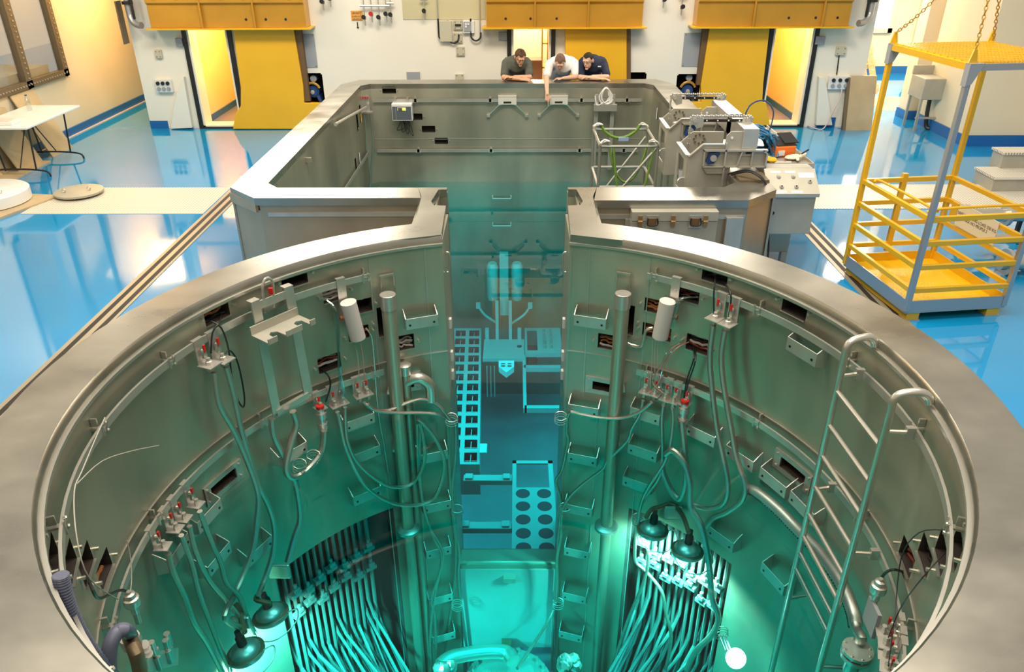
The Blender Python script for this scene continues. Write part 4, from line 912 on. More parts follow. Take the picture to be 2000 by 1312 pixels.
# instrument box on the far wall
q = HY(785, 218, 8.45)
ib = thing('monitor_unit', 'white instrument box with a small lit display on the far pool wall', 'monitor', (q.x, 8.5, q.z))
a, b = HY(764, 203, 8.42), HY(806, 236, 8.42)
MB().boxb(a.x, b.x, 8.42, 8.57, b.z, a.z).build('housing', WPLAST, ib, smooth=False, bevel=.008)
W_, H_ = b.x-a.x, a.z-b.z
MB().boxb(a.x+.012, b.x-.012, 8.412, 8.42, b.z+.02, a.z-.04).build('front_panel', mat('slate_panel', (.10, .12, .14), .5), ib, smooth=False)
MB().boxb(a.x+.09, b.x-.09, 8.406, 8.412, a.z-.10, a.z-.05).build('display_frame', WPLAST, ib, smooth=False)
MB().boxb(a.x+.10, a.x+.165, 8.402, 8.406, a.z-.095, a.z-.055).build('display_dark', DKFRAME, ib, smooth=False)
MB().boxb(a.x+.165, b.x-.10, 8.402, 8.406, a.z-.095, a.z-.055).build('display', mat('lit_display', (.6, .7, .1), .4, emit=((.75, .85, .10), .8)), ib, smooth=False)
for x in (a.x+.03, a.x+.22): MB().boxb(x, x+.035, 8.545, 8.57, a.z-.01, .80).boxb(x, x+.035, 8.52, 8.6, .78, .80).build('hanger_strap', PLATE, ib, smooth=False)
MB().boxb(a.x+.06, a.x+.062, 8.411, 8.412, b.z+.02, a.z-.04).build('panel_line', WPLAST, ib, smooth=False)
for k in range(4):
    x = a.x+.10+.03*k
    MB().tube(crv([(x, 8.5, b.z), (x+.0, 8.5, b.z-.06), (x+.05*(k-1), 8.5, b.z-.16-.03*k), (x+.08, 8.52, b.z-.12), (x+.03, 8.55, b.z-.01)], 5), .006, 6).build('cable_tail', BLACK, ib)
# white V struts hanging on the far wall
for u, lab in ((991, 'slotted wall bracket with two splayed rods, left of the pointing hand'), (1091, 'slotted wall bracket with two splayed rods, right of the pointing hand')):
    c = HY(u, 193, TB); t = thing('strut_bracket', lab, 'bracket', (c.x, TB, c.z), group='brackets with splayed rods on the far pool wall')
    pl = MB().grid(lambda x, z: (x, TB-.06, z), c.x-.14, c.x+.14, .70, .825, holes=[(c.x-.06, c.x+.06, .715, .745)]).boxb(c.x-.14, c.x+.14, TB-.065, TB-.005, .815, .828)
    pl.build('bracket_plate', PALEP, t, smooth=False)
    MB().boxb(c.x-.06, c.x+.06, TB-.057, TB-.055, .71, .75).build('slot_shade', BLACK, t, smooth=False)
    GT = mat('green_tint_steel', (.30, .45, .40), .3, .5) if 'green_tint_steel' not in MATS else MATS['green_tint_steel']
    for k in (-1, 1):
        MB().tube([(c.x+k*.06, TB-.05, .70), (c.x+k*.13, TB-.06, .69), (c.x+k*.29, TB-.04, .53)], .011, 6).build('splayed_rod', GT, t)
        MB().box((c.x+k*.295, TB-.03, .525), (.05, .05, .035)).build('rod_foot', PLATE, t, smooth=False)
# flat bar rails with clamps round the tank
rl = thing('hanging_rail', 'flat steel hanging rail along the far and left walls of the pool, upper', 'rail', (0, 8.5, .75))
MB().boxb(TL+.15, TR-.15, TB-.05, TB-.042, .735, .785).build('rail_bar', PLATE, rl, smooth=False)
rl2 = thing('hanging_rail', 'flat steel hanging rail near the waterline of the rectangular pool, lower', 'rail', (0, 8.5, 0))
MB().boxb(TL+.15, TR-.15, TB-.05, TB-.035, -.04, .01).build('rail_bar', PLATE, rl2, smooth=False)
MB().boxb(TL+.04, TL+.05, 5.9, TB-.2, -.02, .03).build('rail_bar', PLATE, rl2, smooth=False)
MB().tube([HX(655, 243, TL+.07), (TL+.07, 8.35, .70)], .022, 8).build('rail_tube', PLATE, rl)
for x in (-1.6+.1, -.35, 1.05, 1.75): 
    for z, r_ in ((.76, rl), (-.015, rl2)):
        MB().box((x, TB-.025, z), (.035, .05, .07)).box((x-.03, TB-.05, z-.02), (.02, .03, .02)).box((x+.03, TB-.05, z-.02), (.02, .03, .02)).box((x, TB-.05, z+.045), (.015, .03, .03)).build('rail_clamp', TUBE, r_, smooth=False)
for u, v in ((603, 312), (745, 300), (660, 243)):
    q = HX(u, v, TL+.03); MB().box((TL+.03, q.y, q.z), (.06, .04, .05)).build('rail_clamp', TUBE, rl2, smooth=False)
# hose hanger in the far left corner
hh = thing('hose_hanger', 'valve hanger with red handles and two hoses in the far left corner', 'hanger', (-2.1, 8.4, .2))
a, b = HY(700, 187, 8.4), HY(722, 217, 8.4)
MB().boxb(a.x, b.x, 8.42, 8.43, b.z, a.z).boxb(a.x-.02, b.x+.05, 8.32, 8.43, b.z-.02, b.z).build('hanger_plate', PLATE, hh, smooth=False)
for k in range(4): MB().box((a.x+.03+.035*k, 8.40, a.z-.03), (.018, .02, .03)).build('red_handle', RED, hh, smooth=False)
for k in range(2):
    p = [HY(u, v, 8.36) for u, v in (((711, 219), (714, 250), (716, 290), (722, 330), (724, 366)), ((722, 219), (727, 250), (728, 285), (725, 330), (722, 366)))[k]]
    MB().tube(crv(p, 4), .013, 8).build('hose', HOSE, hh)
# cable coil bracket on the far wall
cc = thing('coil_bracket', 'steel bracket with two uprights and a crossbar at the far right', 'bracket', (1.5, 8.5, .4))
for u in (1166, 1198):
    p = HY(u, 180, 8.5); MB().boxb(p.x-.03, p.x+.03, 8.48, 8.5, -.3, .86).build('upright', PLATE, cc, smooth=False)
a, b = HY(1160, 204, 8.44), HY(1204, 216, 8.44); MB().boxb(a.x, b.x, 8.40, 8.48, b.z, a.z).build('crossbar', PLATE, cc, smooth=False)
cp = []
q = HY(1183, 187, 8.42)
for k in range(7):
    for a_ in range(14):
        an = a_*2*pi/14; sq = .55+.45*min(1, (1-sin(an))/1.2)
        cp.append((q.x+(.07+.012*(k % 4))*cos(an)*sq+.012*(k-3)*(1-sin(an))*.5, 8.42-.004*k, q.z+(.115+.006*(k % 3))*sin(an)))
tag(MB().tube(cp, .008, 6).build('cable_coil', WPLAST), 'coil of white cable hanging on the far right bracket', 'cable')
tag(MB().tube(crv([HY(1162, 187, 8.42), HY(1166, 205, 8.40), HY(1176, 202, 8.40), HY(1190, 196, 8.4)], 4), .008, 6).build('cable_tail', WPLAST), 'loose end of the white cable beside its coil', 'cable')
# rungs under water on the far wall
for v, lab in ((386, 'upper'), (439, 'lower')):
    q = HY(980, v, TB-.06); tag(MB().tube([(q.x-.15, TB, q.z+.02), (q.x-.15, TB-.07, q.z+.02), (q.x-.15, TB-.08, q.z-.01), (q.x+.15, TB-.08, q.z-.01), (q.x+.15, TB-.07, q.z+.02), (q.x+.15, TB, q.z+.02)], .010, 8).build('grab_bar', WPLAST), 'pale %s handle under water on the far pool wall' % lab, 'handle')
# ================================================================ fittings on the round pool's wall
def onring(name, lab, cat, th, z, r=2.25, group=None):      # local frame: x along the wall, -y into the pool, z up
    return thing(name, lab, cat, ring(th, z, r), -radians(th), group=group, world=False)
# the two flat-bar rails, with clamps
for z0_, z1_, t0_, t1_, nm in ((.735, .785, 29.0, 176, 'upper right'), (.735, .785, -176, -29.5, 'upper left'), (-.135, -.085, 28.5, 140, 'lower right'), (-.135, -.085, -140, -28.5, 'lower left')):
    t = thing('hanging_rail', 'curved flat-bar rail clamped to the round pool wall, %s' % nm, 'rail', (0, 0, z0_), group='curved rails of the round pool')
    MB().arcbar(2.185, 2.200, z0_, z1_, t0_, t1_).build('rail_bar', PLATE, t)
    sg_ = 1 if t0_ > 0 else -1
    for a in ((30.5, 53, 74, 93, 113.5, 140) if z0_ > 0 else (30.5, 57, 86, 108)):
        T = Matrix.Translation(ring(a*sg_, (z0_+z1_)/2)) @ Matrix.Rotation(-radians(a*sg_), 4, 'Z')
        MB().box((0, -.035, 0), (.03, .07, .012), T).box((.02, -.068, .0), (.012, .01, .075), T).box((-.02, -.068, .0), (.012, .01, .075), T).cyl((.022, -.065, .025), (.022, -.08, .025), .009, 6, M=T).cyl((.022, -.065, -.025), (.022, -.08, -.025), .009, 6, M=T).box((0, -.02, .04), (.012, .035, .05), T).build('rail_clamp', TUBE, t, smooth=False)
# channel-shaped brackets welded to the wall
def bracket(th, z, lab, w_=.27):
    t = onring('wall_bracket', lab, 'bracket', th, z, group='channel brackets on the round pool wall')
    h = .10; d = .10
    MB().boxb(-w_/2, w_/2, -d-.006, -d, -h/2, h/2).build('front_plate', PLATE, t, smooth=False, bevel=.003)
    for k in (-1, 1):
        MB().prism_x([(-d, -h/2), (0, -h/2-.03), (0, h/2+.05), (-d*.55, h/2+.025), (-d, h/2)], min(k*w_/2, k*w_/2-k*.006), max(k*w_/2, k*w_/2-k*.006)).build('side_cheek', PLATE, t, smooth=False)
    for k in (-1, 1): MB().cyl((k*(w_/2-.035), -d-.004, -.01), (k*(w_/2-.035), -d-.009, -.01), .010, 10).build('bolt_hole', BLACK, t)
bl = [((823, 627), 'large bracket left of the slot, above the water'), ((570, 885), 'bracket with wire coils at the left waterline'), ((701, 823), 'bracket just left of the left standpipe at the waterline'), ((713, 886), 'bracket under water below the two hose loops, left half'),
      ((845, 890), 'first bracket down the left slot column'), ((716, 966), 'bracket crossed by the lower hose loop, left half'), ((853, 987), 'second bracket down the left slot column'), ((856, 1076), 'third bracket down the left slot column'), ((860, 1168), 'fourth bracket down the left slot column'), ((866, 1242), 'lowest bracket of the left slot column'),
      ((405, 1006), 'bracket beside the oblong port behind four hanger plates'), ((424, 1091), 'bracket under water below the left oblong port'), ((505, 1074), 'bracket under water above the left lamps'), ((345, 1077), 'bracket behind the lowest left hanger plate'),
      ((1153, 627), 'large bracket right of the slot, above the water'), ((1570, 685), 'large bracket high on the right wall, alone'), ((1140, 800), 'bracket at the waterline right of the slot'), ((1261, 810), 'bracket at the waterline right of the right standpipe'), ((1370, 848), 'waterline bracket, third right of the slot'),
      ((1447, 893), 'waterline bracket, fourth right of the slot'), ((1513, 940), 'waterline bracket left of the right oblong port'), ((1570, 990), 'waterline bracket below the right oblong port'), ((1513, 1128), 'submerged bracket beside the ladder foot'), ((1138, 895), 'first bracket down the right slot column'),
      ((1256, 882), 'submerged bracket between the right standpipe and hoses'), ((1245, 945), 'submerged bracket left of the bright right lamps'), ((1130, 994), 'second bracket down the right slot column'), ((1127, 1078), 'third bracket down the right slot column'), ((1122, 1165), 'fourth bracket down the right slot column'), ((1115, 1240), 'lowest bracket of the right slot column'), ((1410, 1050), 'submerged bracket right of the right lamps')]
for (u, v), lab in bl:
    a, z = RT(u, v, 2.17); bracket(a, z, lab, .27 if z > -1.9 else .25)
# valve hangers: a plate hooked on a rail, a tab at its foot, a red lever
def hanger(u, v, lab, n=1, drop=.26, railz=.785):
    a, z = RT(u, v, 2.12); t = onring('valve_hanger', lab, 'hanger', a, z, 2.19, group='valve hangers on the curved rails')
    H_ = railz-z; w_ = (.085 if railz > 0 else .060)+.07*(n-1); tw = w_/2+.012; hs = 1.0 if railz > 0 else .8
    MB().boxb(-w_/2, w_/2, -.012, -.006, 0, H_).boxb(-w_/2, w_/2, -.012, .02, H_, H_+.008).build('hanger_plate', PLATE, t, smooth=False)
    MB().boxb(-tw, tw, -.12*hs, -.006, -.008, 0).build('foot_tab', PLATE, t, smooth=False)
    for k in range(n):
        x = (k-(n-1)/2)*.075
        MB().lathe([(.026*hs, -.05), (.026*hs, -.008), (.022*hs, -.008), (.022*hs, .02), (.014, .025), (.014, .045)], 6, Matrix.Translation((x, -.06, 0))).build('hose_fitting', PLATE, t, smooth=False)
        MB().cyl((x, -.02, H_*.55), (x, -.045, H_*.55), .013, 8).box((x, -.035, H_*.40), (.03, .02, .05)).build('valve_body', TUBE, t, smooth=False)
        MB().box((x, -.045, H_*.68), (.016, .012, .05*hs)).build('red_lever', RED, t, smooth=False)
    return t
hanger(411, 711, 'valve hanger on the upper left rail, left of two')
hanger(438, 702, 'valve hanger on the upper left rail, right of two')
hanger(1395, 621, 'valve hanger on the upper right rail, left of two')
hanger(1420, 632, 'valve hanger on the upper right rail, right of two')
hanger(664, 790, 'twin valve hanger left of the left standpipe, on the lower rail', 2, railz=-.085)
hanger(711, 772, 'twin valve hanger nearest the left standpipe, tilted', 2, railz=-.085)
hanger(628, 797, 'valve hanger with a large coupling on the lower left rail', 1, railz=-.085)
for i, (u, v) in enumerate(((1258, 766), (1278, 771), (1298, 780), (1315, 785), (1336, 790))):
    hanger(u, v, ['first', 'second', 'third', 'fourth', 'fifth'][i]+' valve hanger in the row right of the right standpipe', 1, railz=-.085)
for i, (u, v) in enumerate(((388, 985), (364, 1012), (348, 1032), (324, 1066))):
    hanger(u, v, ['highest', 'second highest', 'third', 'lowest'][i]+' of four valve hangers on the lower left rail', 1, railz=-.085)
for i, (u, v) in enumerate(((1721, 1232), (1725, 1254), (1725, 1277), (1729, 1301))):
    hanger(u, v, ['highest', 'second highest', 'third', 'lowest'][i]+' of four stacked valve hangers at the lower right', 1, railz=-.085)
for u, v, r_, lab in ((628, 815, 2.12, 'large hex coupling with a red ring on the left hoses'), (1335, 805, 2.12, 'large hex coupling at the right row of hangers')):
    q = HC(u, v, r_); t = thing('hex_coupling', lab, 'coupling', q)
    MB().lathe([(.030, -.16), (.030, -.10), (.042, -.10), (.042, -.05), (.034, -.05), (.034, .0), (.045, .0), (.045, .05), (.03, .05), (.03, .09)], 10, Matrix.Translation(q)).build('coupling_body', PLATE, t)
    MB().lathe([(.033, .09), (.033, .115)], 10, Matrix.Translation(q)).build('red_ring', RED, t)
# braided hoses
def hose(pts, rad, lab, r=2.10, M=HOSE, name='braided_hose', grp=None, cat='hose', n=4):
    P = [HC(p[0], p[1], p[2] if len(p) > 2 else r) for p in pts]
    return tag(MB().tube(crv(P, n), rad, 8).build(name, M), lab, cat, grp)
G = 'braided steel hoses of the round pool'
hose([(419, 727), (424, 768), (431, 795), (455, 837), (475, 880), (503, 959), (502, 1013), (493, 1074), (464, 1149), (441, 1195, 2.0), (446, 1214, 2.0), (472, 1226, 2.0)], .022, 'braided hose from the upper left hangers, left of two', grp=G)
hose([(442, 716), (456, 768), (470, 834), (482, 876), (503, 944), (525, 988), (536, 1034), (532, 1085), (514, 1139), (505, 1160, 2.0)], .022, 'braided hose from the upper left hangers, right of two', grp=G)
hose([(531, 817), (534, 847), (547, 877), (558, 900), (560, 925), (575, 936), (584, 981), (586, 1015), (575, 1049), (562, 1097)], .026, 'thick hose dropping from the hanging frame to the left pipes', grp=G)
hose([(572, 803), (579, 828), (569, 863), (560, 899), (560, 920), (572, 932), (599, 918), (627, 883), (633, 841)], .026, 'thick hose looping from the hanging frame to the large coupling', 2.06, grp=G)
hose([(659, 804), (663, 820), (672, 865), (687, 902), (710, 944), (740, 970), (777, 985), (822, 985), (849, 970), (865, 932), (867, 895), (849, 854), (826, 827), (815, 818)], .017, 'outer of two hose loops left of the slot', 2.04, grp=G)
hose([(674, 795), (674, 820), (678, 861), (695, 899), (725, 929), (762, 950), (800, 947), (822, 921), (830, 887), (826, 848), (819, 825)], .017, 'inner of two hose loops left of the slot', 2.06, grp=G)
hose([(711, 785), (725, 797), (758, 801), (799, 785), (826, 779), (854, 790), (876, 815), (889, 831, 2.2), (889, 898, 2.2), (883, 956, 2.2), (889, 1034, 2.2), (897, 1081, 2.2), (895, 1132, 2.2), (907, 1229, 2.2), (917, 1307, 2.2)], .015, 'pale hose running right to the slot edge and down, left side, outer', 2.08, grp=G)
hose([(718, 790), (736, 802), (780, 806), (830, 806), (862, 812), (874, 830, 2.15), (877, 898, 2.2), (883, 995, 2.2), (890, 1073, 2.2), (886, 1151, 2.2), (875, 1229, 2.2), (868, 1307, 2.2)], .015, 'pale hose running right to the slot edge and down, left side, inner', 2.06, grp=G)
hose([(815, 827), (817, 914), (826, 981), (845, 1045), (862, 1082), (858, 1120), (843, 1172), (849, 1206), (852, 1266)], .013, 'thin wavy hose left of the slot column, ending at a fitting', 2.1, grp=G)
hose([(822, 830), (820, 925), (834, 1015), (860, 1064), (865, 1090), (850, 1157), (841, 1232), (841, 1307)], .013, 'thin wavy hose left of the slot column, running out of view', 2.1, grp=G)
hose([(1393, 636), (1387, 689), (1389, 741), (1400, 834), (1409, 876), (1422, 947), (1413, 983), (1383, 993), (1353, 985)], .022, 'braided hose from the upper right hangers, left of two', grp=G)
hose([(1416, 645), (1409, 694), (1413, 749), (1428, 837), (1439, 895), (1455, 944), (1450, 977), (1420, 1000), (1394, 1011), (1379, 1030)], .022, 'braided hose from the upper right hangers, right of two', grp=G)
hose([(1256, 782), (1250, 809), (1234, 837), (1225, 861), (1187, 899), (1176, 917), (1131, 951), (1101, 989), (1096, 1045), (1088, 1090), (1088, 1157), (1075, 1205, 2.0), (1010, 1305, 1.2)], .015, 'hose crossing the right standpipe down to the reactor top', 2.08, grp=G)
hose([(1273, 785), (1250, 804), (1217, 816), (1176, 816), (1135, 809), (1112, 806), (1107, 840, 2.18), (1110, 860, 2.2), (1098, 917, 2.2), (1086, 940, 2.2), (1096, 983, 2.2), (1090, 1054, 2.2), (1086, 1132, 2.2), (1082, 1190, 2.2), (1078, 1307, 2.2)], .015, 'pale hose running left to the slot edge and down, right side', 2.06, grp=G)
hose([(1296, 792), (1293, 820), (1294, 887), (1289, 929), (1266, 962), (1251, 989), (1244, 1030), (1240, 1070), (1242, 1097), (1262, 1116), (1292, 1154), (1300, 1195), (1311, 1244), (1300, 1307)], .016, 'hose from the third right hanger, lit bright by the lamps', 2.08, grp=G)
hose([(1313, 796), (1315, 820), (1309, 869), (1296, 906), (1262, 959), (1249, 1000), (1247, 1052), (1266, 1075), (1259, 1131), (1225, 1214), (1195, 1307)], .016, 'hose from the fourth right hanger crossing behind the left lamp', 2.05, grp=G)
hose([(1332, 822), (1339, 895), (1339, 944), (1328, 974), (1312, 960), (1296, 925), (1293, 900)], .026, 'thick hose below the right coupling curling back to the left', 2.08, grp=G)
hose([(1300, 888), (1315, 880), (1337, 906), (1347, 944), (1349, 989), (1371, 1030), (1386, 1112), (1390, 1165), (1403, 1206), (1390, 1240), (1360, 1270), (1341, 1307)], .026, 'thick dark hose passing right of the two right lamps', 2.02, grp=G)
hose([(329, 1081), (338, 1117), (360, 1164), (378, 1214), (406, 1257), (440, 1325)], .020, 'braided hose from the lowest left hanger', grp=G)
hose([(354, 1045), (374, 1099), (388, 1156), (410, 1214), (431, 1268), (458, 1325)], .018, 'braided hose from the third left hanger', 2.08, grp=G)
hose([(370, 1027), (381, 1074), (406, 1128), (435, 1164), (464, 1200), (478, 1232, 2.0)], .018, 'braided hose from the second left hanger to the lower left lamp', 2.06, grp=G)
hose([(390, 998), (399, 1023), (415, 1063), (431, 1099), (442, 1138), (467, 1164), (482, 1203), (498, 1236)], .018, 'braided hose from the highest of the four left hangers', 2.05, grp=G)
# thin wires and black leads from the openings
for pts, rad, M, lab in (
    ([(433, 612, 2.3), (428, 630), (415, 650), (412, 690)], .006, BLACK, 'black lead from the opening to the upper left hanger, short'),
    ([(412, 627, 2.22), (432, 640), (446, 680), (452, 730), (462, 775), (475, 795), (477, 770), (465, 710), (450, 685), (438, 692)], .006, BLACK, 'long black lead looping down from the upper left hangers'),
    ([(1399, 537, 2.3), (1395, 560), (1394, 590), (1395, 620)], .006, BLACK, 'black lead from the top opening to the right hangers, left'),
    ([(1412, 549, 2.28), (1426, 570), (1427, 595), (1420, 630)], .006, BLACK, 'black lead from the top opening to the right hangers, right'),
    ([(1353, 671, 2.3), (1355, 700), (1342, 740), (1335, 780)], .006, BLACK, 'black lead from the right opening to the row of hangers, left'),
    ([(1357, 674, 2.3), (1358, 705), (1345, 745), (1337, 780)], .006, BLACK, 'black lead from the right opening to the row of hangers, right'),
    ([(627, 720, 2.28), (642, 735), (645, 755), (636, 785)], .007, BLACK, 'black lead from the left opening to the large coupling'),
    ([(168, 1118, 2.3), (178, 1145), (192, 1168), (215, 1160), (238, 1152), (254, 1160)], .008, BLACK, 'black lead from the left staggered openings to a connector'),
    ([(1768, 1118, 2.28), (1745, 1112), (1728, 1120), (1717, 1136)], .008, BLACK, 'black lead from the right staggered openings to a connector')):
    hose(pts, rad, lab, 2.15, M, 'cable_lead', 'black leads from the wall openings', 'cable')
WIRE = mat('pale_wire', (.42, .40, .34), .5)
for pts, lab in (([(205, 815), (185, 860), (160, 920), (145, 960), (150, 1050), (175, 1130), (230, 1170)], 'pale thin wire hanging from the upper left rail'),
                 ([(150, 945), (200, 900), (260, 880), (310, 870)], 'pale thin wire arching right from the upper left rail'),
                 ([(248, 1055), (255, 1090), (257, 1130), (254, 1160)], 'thin wire up from the left connector to the lower rail')):
    hose(pts, .003, lab, 2.12, WIRE, 'thin_wire', 'thin pale wires on the left wall', 'wire')
for pts, lab in (([(1735, 1300, 2.1), (1748, 1200), (1760, 1090), (1795, 1040), (1850, 1035, 2.2)], 'thin dark wire rising from the lower right hangers, left'), ([(1735, 1245, 2.1), (1760, 1185), (1800, 1130), (1845, 1080, 2.2)], 'thin dark wire rising from the lower right hangers, right')):
    hose(pts, .003, lab, 2.12, BLACK, 'thin_wire', 'thin dark wires on the right wall', 'wire')
# clear tubes falling from the cable openings behind the pale sleeves
rr = random.Random(8)
for i in range(6):
    hose([(618+3*i, 580, 2.24), (645+2*i, 592+2*i), (655+1.5*i, 640), (660+.5*i, 700), (662+2*i, 760), (664+4*(i % 2)+2*i, 788)], .005, ['first', 'second', 'third', 'fourth', 'fifth', 'sixth'][i]+' clear plastic tube from the opening to the left twin hanger, from left', 2.12+.01*(i % 2), CLEAR, 'clear_tube', 'clear tubes on the left wall', 'tube')
for i in range(5):
    hose([(1365-4*i, 580, 2.25), (1335-3*i, 583), (1322-2*i, 605, 2.12), (1316-2*i, 640, 2.14)], .005, ['first', 'second', 'third', 'fourth', 'fifth', 'sixth'][i]+' clear plastic tube from the right opening behind the pale sleeve from left', 2.12+.01*(i % 2), CLEAR, 'clear_tube', 'clear tubes above the right sleeve', 'tube')
for i in range(4):
    hose([(1345-3*i, 668, 2.26), (1322-5*i, 680), (1298-2*i, 712), (1288-7*i+8*(i % 2), 745), (1268+14*i, 768)], .005, ['first', 'second', 'third', 'fourth', 'fifth', 'sixth'][i]+' clear or reddish tube from the right opening to the hanger row from left', 2.12, CLEAR if i % 2 else mat('pinkish_tube', (.5, .28, .22), .3) if 'pinkish_tube' not in MATS else MATS['pinkish_tube'], 'clear_tube', 'tubes above the right hanger row', 'tube')
for i in range(3):
    hose([(1275+6*i, 665, 2.16), (1274+5*i, 700), (1270+9*i, 760)], .0035, ['first', 'second', 'third', 'fourth', 'fifth', 'sixth'][i]+' thin grey wire below the right pale sleeve from left', 2.15, WIRE, 'thin_wire', 'wires below the right sleeve', 'wire')
for i in range(2):
    hose([(692+12*i, 670, 2.16), (699+10*i, 700), (702+12*i, 765)], .0035, ['first', 'second', 'third', 'fourth', 'fifth', 'sixth'][i]+' thin wire below the left pale sleeve from left', 2.15, WIRE if i == 0 else MATS['pinkish_tube'], 'thin_wire', 'wires below the left sleeve', 'wire')
hose([(714, 640, 2.22), (722, 650), (727, 665), (732, 720), (738, 800), (752, 880), (762, 945)], .008, 'thin steel pipe bending down left of the left standpipe', 2.2, TUBE, 'thin_pipe', None, 'pipe')
hose([(1275, 640, 2.22), (1262, 645), (1257, 665), (1252, 676), (1236, 674), (1226, 670)], .012, 'bent steel pipe joining the right standpipe', 2.2, TUBE, 'bent_pipe', None, 'pipe')
# pale half-round sleeves on straps
def sleeve(top, bot, lab, su, sv):
    p, q = HC(*top, 2.10), HC(*bot, 2.10); t = thing('cable_sleeve', lab, 'sleeve', q, group='pale cable sleeves')
    MB().cyl(p, q, .062, 20).build('sleeve_body', mat('pale_grey_plastic', (.62, .58, .54), .5) if 'pale_grey_plastic' not in MATS else MATS['pale_grey_plastic'], t)
    a, z = RT(su, sv, 2.19); T = Matrix.Translation(ring(a, 0, 2.19)) @ Matrix.Rotation(-radians(a), 4, 'Z')
    MB().boxb(-.035, .035, -.015, -.008, .50, .80, M=T).boxb(-.035, .035, -.015, .02, .80, .808, M=T).boxb(-.03, .03, -.06, -.008, .49, .50, M=T).build('hanger_strap', PLATE, t, smooth=False)
    MB().cyl(T @ Vector((0, -.012, .70)), T @ Vector((0, -.022, .70)), .012, 8).build('strap_bolt', TUBE, t)
    MB().tube([T @ Vector((-.05, -.03, .49)), T @ Vector((.05, -.03, .49))], .02, 6).build('sleeve_cap', CART, t)
sleeve((680, 590), (699, 660), 'pale grey sleeve hanging on the left wall', 664, 545)
sleeve((1304, 588), (1289, 658), 'pale grey sleeve hanging on the right wall', 1322, 545)
# standpipes with bright tops, and the wire hoops above them
for s, (u, v), lab in ((-1, (757, 575), 'tall standpipe with a bright cap left of the slot'), (1, (1217, 573), 'tall standpipe with a bright cap right of the slot')):
    q = HC(u, v, 2.12); t = thing('standpipe', lab, 'pipe', (q.x, q.y, -1.8))
    MB().lathe([(.058, .0), (.058, q.z+1.75-.10)], 22, Matrix.Translation((q.x, q.y, -1.75))).build('pipe_body', STEEL, t)
    MB().lathe([(.064, 0), (.064, .12), (.060, .124)], 24, Matrix.Translation((q.x, q.y, q.z-.12))).build('pipe_cap', PLATE, t)
    MB().lathe([(.11, 0), (.11, .03), (.07, .05)], 22, Matrix.Translation((q.x, q.y, -1.80))).build('base_flange', PLATE, t)
    MB().cyl((q.x, q.y, -4.8), (q.x, q.y, -1.82), .05, 16).build('lower_pipe', STEEL, t)
    for z in (-.3, -.9): MB().box((q.x*1.03, q.y*1.03, z), (.10, .10, .03), None).build('pipe_clip', PLATE, t, smooth=False)
    a, z = RT(u, v-14, 2.23); T = Matrix.Translation(ring(a, 0, 2.25)) @ Matrix.Rotation(-radians(a), 4, 'Z')
    hp = MB().tube([(-.055, 0, .56), (-.055, -.03, .56), (-.055, -.03, .73), (.055, -.03, .73), (.055, -.03, .56), (.055, 0, .56)], .006, 6, M=T); hp.boxb(-.055, .055, -.04, -.02, .722, .738, M=T)
    tag(hp.build('wall_hoop', TUBE), 'square wire hoop on the wall above the %s standpipe' % ('left' if s < 0 else 'right'), 'hoop')
# second pipe with gooseneck beside the left standpipe
q = HC(790, 712, 2.15); gp = thing('gooseneck_pipe', 'steel pipe with a thick gooseneck bend beside the left standpipe', 'pipe', (q.x, q.y, -4.5))
MB().cyl((q.x, q.y, -4.5), (q.x, q.y, q.z-.08), .040, 14).build('riser_pipe', STEEL, gp)
MB().lathe([(.05, -.09), (.05, -.02), (.055, -.02), (.055, 0), (.03, .012)], 14, Matrix.Translation(q)).build('hex_cap', PLATE, gp)
P = [HC(795, 745, 2.15), HC(808, 738, 2.12), HC(822, 738, 2.10), HC(838, 750, 2.10), HC(842, 768, 2.10), HC(842, 782, 2.10)]
MB().tube(crv(P, 5), .046, 14).build('gooseneck', TUBE, gp)
# hanging frame with forked shelf
A1, A2 = RT(498, 600, 2.15)[0], RT(563, 580, 2.15)[0]
hf = thing('tool_rack', 'tall steel frame hooked on the upper left rail with a forked shelf', 'frame', ring((A1+A2)/2, -.3, 2.14))
def fr_pt(u, v, r=2.12): return HC(u, v, r)
TL_, TR_, BL_, BR_ = fr_pt(498, 590), fr_pt(563, 562), fr_pt(540, 806), fr_pt(602, 770)
for a, b, nm in ((TL_, BL_, 'left_post'), (TR_, BR_, 'right_post')):
    n_ = Vector((a.x, a.y, 0)).normalized(); tg = n_.cross(Vector((0, 0, 1))).normalized(); m_ = MB(); w_ = .036
    vs_ = []
    for p in (a, b):
        for k, j in ((-1, -1), (1, -1), (1, 1), (-1, 1)): vs_.append(p+tg*w_*k+n_*.008*j)
    m_.add(vs_, [(0, 1, 2, 3), (7, 6, 5, 4), (0, 4, 5, 1), (1, 5, 6, 2), (2, 6, 7, 3), (3, 7, 4, 0)])
    q_ = a+n_*.05; m_.add([a+tg*w_-n_*.008, a-tg*w_-n_*.008, q_-tg*w_, q_+tg*w_, a+tg*w_-n_*.008+Vector((0, 0, .012)), a-tg*w_-n_*.008+Vector((0, 0, .012)), q_-tg*w_+Vector((0, 0, .012)), q_+tg*w_+Vector((0, 0, .012))], [(0, 1, 2, 3), (7, 6, 5, 4), (0, 4, 5, 1), (1, 5, 6, 2), (2, 6, 7, 3), (3, 7, 4, 0)])
    m_.build('side_post', PLATE, hf, smooth=False)
